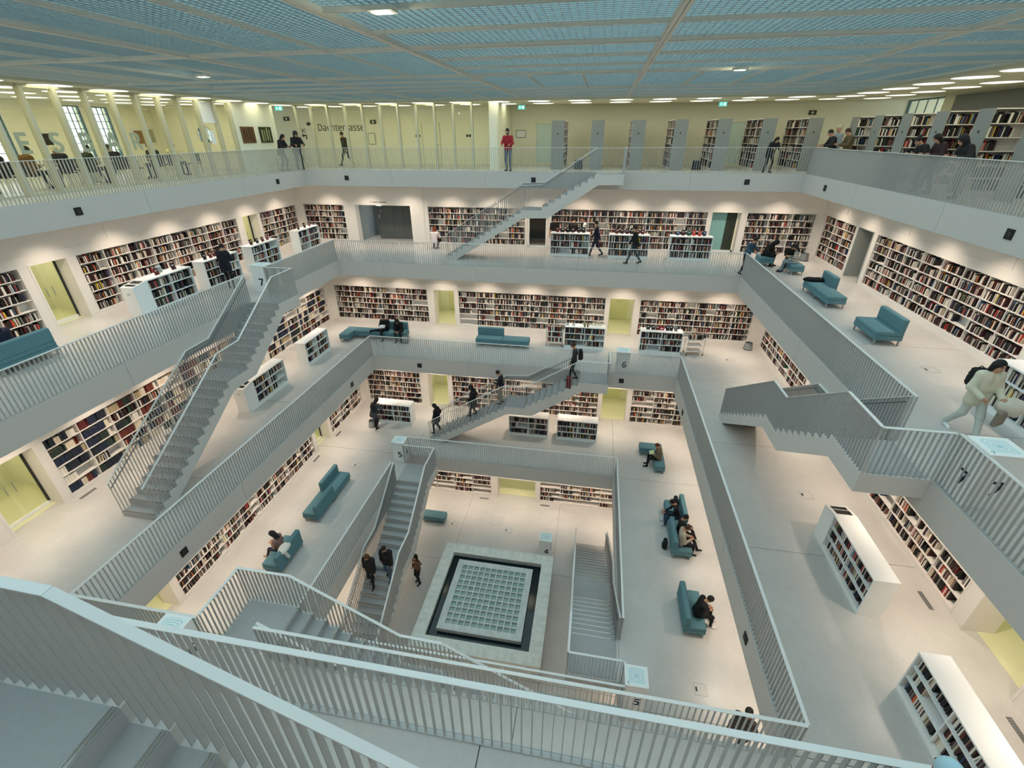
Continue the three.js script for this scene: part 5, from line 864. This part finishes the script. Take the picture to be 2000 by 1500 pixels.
{
  const w = person('woman in a cream jacket and pale trousers walking on right level seven', [10.78, F7, 2.3], 0.15, 'walk', { top: 0xd6d2bd, leg: 0xc9cdc6, shoe: 0xe9eef0, style: 'long', hair: 0x15110f, coat: 0.045, h: 1.7, cell: 0.012, wide: 0.012, pose: { hands: [[0.12, 1.02, 0.32], [-0.2, 1.0, 0.25]], feet: [[0.08, 0, 0.28], [-0.08, 0.04, -0.3]], head: 0.15 } });
  backpack('black backpack on the woman in the cream jacket', [10.75, F7 + 1.18, 2.08], 0.15, 0x0d0d10, 0.9);
  const c = thing('carried_coat', 'cream and brown coat carried by the woman in the cream jacket', 'coat', [11.1, F7 + 0.86, 2.67]); mesh('coat_bundle', (() => { const g = new THREE.SphereGeometry(0.2, 18, 14); const p = g.attributes.position; for (let i = 0; i < p.count; i++) { const a = p.getX(i), b = p.getY(i), d = p.getZ(i), q = 1 + 0.12 * Math.sin(a * 31 + b * 17) * Math.cos(d * 23); p.setXYZ(i, a * q * 1.25, b * q * 0.9, d * q); } g.computeVertexNormals(); return g; })(), std(0xcfcabb, 0.9), c); mesh('coat_tail', rb(0.22, 0.42, 0.1, 0.04, 3), std(0x8f8578, 0.9), c, [-0.12, -0.22, 0.05], [0.2, 0.4, 0.25]);
}
person('person in dark blue seated on the sofa at the left frame edge', [-12.05, F7, 2.95], -PI / 2, 'sit', { top: 0x0e1630, hairMat: 0x0e1630, style: 'hood', coat: 0.04 });
{ const c = thing('folded_coat', 'black coat thrown over the teal double sofa on level seven', 'coat', [11.45, F7 + 0.47, -7.55]); mesh('coat', (() => { const g = new THREE.SphereGeometry(0.3, 20, 12); const p = g.attributes.position; for (let i = 0; i < p.count; i++) { const a = p.getX(i), b = p.getY(i), d = p.getZ(i), q = 1 + 0.1 * Math.sin(a * 21 + d * 15); p.setXYZ(i, a * 1.3 * q, b * 0.28 * q + 0.02, d * 0.6 * q); } g.computeVertexNormals(); return g; })(), std(0x0c0c0e, 0.95), c); mesh('collar', new THREE.TorusGeometry(0.12, 0.025, 6, 16).rotateX(PI / 2), std(0x161618, 0.95), c, [0.2, 0.06, 0]); }
// level six
person('person in black with legs up reading on the corner bench', [-7.25, F6, -9.2], 0.15, 'cross', { coat: 0.02, top: 0x0f0f12, style: 'bun', pose: { feet: [[-0.75, 0.42, 0.25], [-0.1, 0, 0.44]], hands: [[0.08, 0.75, 0.3], [-0.16, 0.7, 0.32]] } });
person('person in black hunched over a phone on the corner bench', [-6.45, F6, -9.15], 0.1, 'slump', { coat: 0.03, top: 0x101013, style: 'hood', hairMat: 0x101013, pose: { lean: 0.4 } });
{ const b = thing('tote_bag', 'grey patterned bag on the corner bench beside the hunched person', 'bag', [-6.02, F6 + 0.02, -8.72]); mesh('bag_body', rb(0.34, 0.36, 0.26, 0.08, 4), std(0x9a9a98, 0.9, { map: fabricMap }), b, [0, 0.19, 0]); mesh('bag_handle', new THREE.TorusGeometry(0.1, 0.012, 6, 16), MAT.dark, b, [0, 0.38, 0]); }
{ const b = thing('open_book', 'white open book held by the person reading on the corner bench', 'book', [-7.25, F6 + 0.78, -8.83], 0.15); for (const s of [-1, 1]) mesh('page', bx(0.15, 0.012, 0.21), MAT.white, b, [s * 0.074, 0, 0], [0.4, 0, s * -0.2]); mesh('cover', bx(0.3, 0.006, 0.22), MAT.grey, b, [0, -0.016, 0], [0.4, 0, 0]); }
// on the stair from level six to five
const onStair = (label, s, side, dz, pose, o) => { const z = -(A[6] - 0.6 + dz); return person(label, [s, SL(6, s) , z], side, pose, o); };
onStair('man in dark grey with a black backpack at the top of the far stair', 2.6, -PI / 2, 0, 'down', { top: 0x2c302c, leg: 0x1b1c1f, skin: 0xc08a6c, h: 1.78, hair: 0x3a2416 });
backpack('black backpack on the man at the top of the far stair', [2.83, F6 + 1.08, -6.41], -PI / 2, 0x0e0e11, 1);
{ const b = thing('suitcase', 'dark red bag held by the man at the top of the far stair', 'bag', [2.42, SL(6, 2.42), -6.06]); mesh('bag_body', rb(0.22, 0.46, 0.34, 0.05, 4), std(0x6e1420, 0.7), b, [0, 0.25, 0]); mesh('bag_handle', new THREE.TorusGeometry(0.07, 0.012, 6, 14).rotateY(PI / 2), MAT.dark, b, [0, 0.5, 0]); for (const s of [-1, 1]) mesh('wheel', new THREE.CylinderGeometry(0.025, 0.025, 0.03, 10).rotateX(PI / 2), MAT.dark, b, [0, 0.026, s * 0.11]); }
onStair('person in a dark navy shirt and beige trousers reading on the far stair landing', -0.62, -PI / 2, 0, 'read', { top: 0x14171f, leg: 0x8a8271, h: 1.72 });
onStair('person in a long black coat halfway down the far stair', -2.0, -PI / 2, 0.05, 'down', { top: 0x101014, coat: 0.04, long: true, style: 'hood', hairMat: 0x101014, h: 1.66 });
onStair('person in a black puffer jacket near the foot of the far stair', -3.85, -PI / 2, 0, 'down', { top: 0x121116, coat: 0.045, style: 'long', h: 1.7, pose: { feet: [[0.09, -0.0, 0.2], [-0.09, 0.02, -0.14]] } });
// level five
person('person in a grey coat leaning over the low bookcase on level five', [-7.2, F5, -6.62], PI - 0.35, 'browse', { top: 0x3d444a, leg: 0x17181b, style: 'long', coat: 0.03, h: 1.72 });
backpack('black backpack on the person leaning over the level five bookcase', [-7.17, F5 + 1.24, -6.46], PI - 0.35, 0x131a22, 0.95);
person('person in a brown checked jacket reading on the angled bench', [6.62, F5, -5.75], -PI / 2, 'sit', { top: 0x7c6a56, stripe: 0x6d5a48, leg: 0x131316, hair: 0x6b2f14, style: 'short', coat: 0.03, h: 1.68 });
{ const b = thing('open_book', 'pale yellow open book on the lap of the reader on the angled bench', 'book', [6.28, F5 + 0.76, -5.75], -PI / 2); for (const s of [-1, 1]) mesh('page', bx(0.14, 0.012, 0.2), std(0xdfe6b4, 0.7), b, [s * 0.07, 0, 0], [0.3, 0, s * -0.2]); mesh('cover', bx(0.29, 0.006, 0.21), MAT.grey, b, [0, -0.016, 0], [0.3, 0, 0]); }
person('person in black with blue jeans on the crowded sofa, back to the wall', [6.95, F5, -2.2], -PI / 2, 'slump', { top: 0x101114, leg: 0x2b435c, shoe: 0xb8bcc0, style: 'short', pose: { lean: 0.3 } });
person('person in black with a tablet in the middle of the crowded sofa', [6.92, F5, -1.42], PI / 2, 'cross', { top: 0x131316, leg: 0x121317, shoe: 0xf0f0f0, style: 'short' });
person('person in a beige knit jumper at the near end of the crowded sofa', [6.9, F5, -0.9], PI / 2, 'cross', { top: 0xb7aa98, leg: 0x111115, style: 'short', hair: 0x4a3426, coat: 0.02 });
{ const b = thing('tablet', 'white tablet held by the middle person on the crowded sofa', 'tablet', [7.25, F5 + 0.76, -1.42], PI / 2); mesh('tablet_body', rb(0.2, 0.01, 0.26, 0.004, 1), MAT.white, b, [0, 0, 0], [0.5, 0, 0]); mesh('tablet_screen', bx(0.17, 0.002, 0.22), MAT.screen, b, [0, 0.006, 0.003], [0.5, 0, 0]); }
backpack('dark backpack lying at the far end of the crowded sofa', [6.95, F5 + 0.62, -2.85], -PI / 2, 0x15161c, 0.9, false);
backpack('black bag standing on the floor beside the crowded sofa', [6.42, F5 + 0.2, -1.0], PI / 2, 0x0e0f13, 0.85, false);
person('lone person in black reading a phone on the near right sofa of level five', [6.98, F5, 1.85], PI / 2, 'sit', { top: 0x0d0d10, leg: 0x0f0f12, shoe: 0xdadde0, style: 'short', coat: 0.03, pose: { lean: 0.32 } });
person('person seated with legs stretched on the left sofa of level five', [-6.95, F5, 1.72], -PI / 2, 'sit', { top: 0x8c6f66, leg: 0x1f2c3c, shoe: 0xb99a88, style: 'long', h: 1.66, pose: { lean: 0.22, feet: [[0.1, 0, 0.62], [-0.1, 0, 0.56]] } });
{ const c = thing('folded_coat', 'white jacket over the backrest of the left sofa on level five', 'coat', [-6.66, F5 + 0.74, 1.95]); mesh('coat', (() => { const g = new THREE.SphereGeometry(0.26, 20, 12); const p = g.attributes.position; for (let i = 0; i < p.count; i++) { const a = p.getX(i), b = p.getY(i), d = p.getZ(i), q = 1 + 0.1 * Math.sin(a * 25 + d * 19 + b * 11); p.setXYZ(i, a * 0.62 * q + 0.02, b * 0.42 * q, d * 1.1 * q); } g.computeVertexNormals(); return g; })(), std(0xe2e0da, 0.95), c); mesh('sleeve', new THREE.CapsuleGeometry(0.06, 0.3, 4, 10), std(0xdad8d2, 0.95), c, [0.13, -0.15, 0.1], [0.2, 0, 0.2]); }
person('person half hidden behind the near rail of level five', [7.35, F5, 5.2], 2.6, 'walk', { top: 0x3a3230, leg: 0x1c2530, coat: 0.03, shoe: 0xe0e2e4, style: 'bun' });
// stair from level five to four, and the bottom floor
{ const st = (label, z, dx, o) => person(label, [-(A[5] - 0.74 + dx), SL(5, -z), z], PI, 'down', { ...o }); const up = (label, z, dx, o) => person(label, [-(A[5] - 0.74 + dx), SL(5, -z), z], 0, 'down', o);
  up('woman in a dark coat walking down the left stair, left of the pair', 0.9, 0.3, { top: 0x17171a, coat: 0.03, hair: 0x5b3a22, style: 'long', h: 1.68 });
  up('person in a black leather jacket and jeans on the left stair, right of the pair', 0.62, -0.28, { top: 0x121216, leg: 0x4a6076, coat: 0.03, h: 1.74, skin: 0xcfa080 }); }
person('person in black with one arm raised on the bottom floor by the stair', [-3.3, 0, -0.95], -0.5, 'raised', { top: 0x6a4a36, leg: 0x101012, style: 'long', h: 1.7 });
// visitors at the near rail of level seven, only heads and shoulders in view
person('person in black with a pale blue knit cap at the near rail of level seven', [5.76, F7, 9.74], PI, 'stand', { top: 0x0b0b0d, coat: 0.045, h: 1.7, hairMat: 0xa8ccd8, glove: 0x0b0b0d });
person('person in black at the bottom right corner by the near rail', [6.45, F7, 9.76], PI, 'stand', { top: 0x0a0a0c, coat: 0.045, h: 1.74, style: 'hood', hairMat: 0x0a0a0c, glove: 0x0b0b0d });

renderer.render(scene, camera);
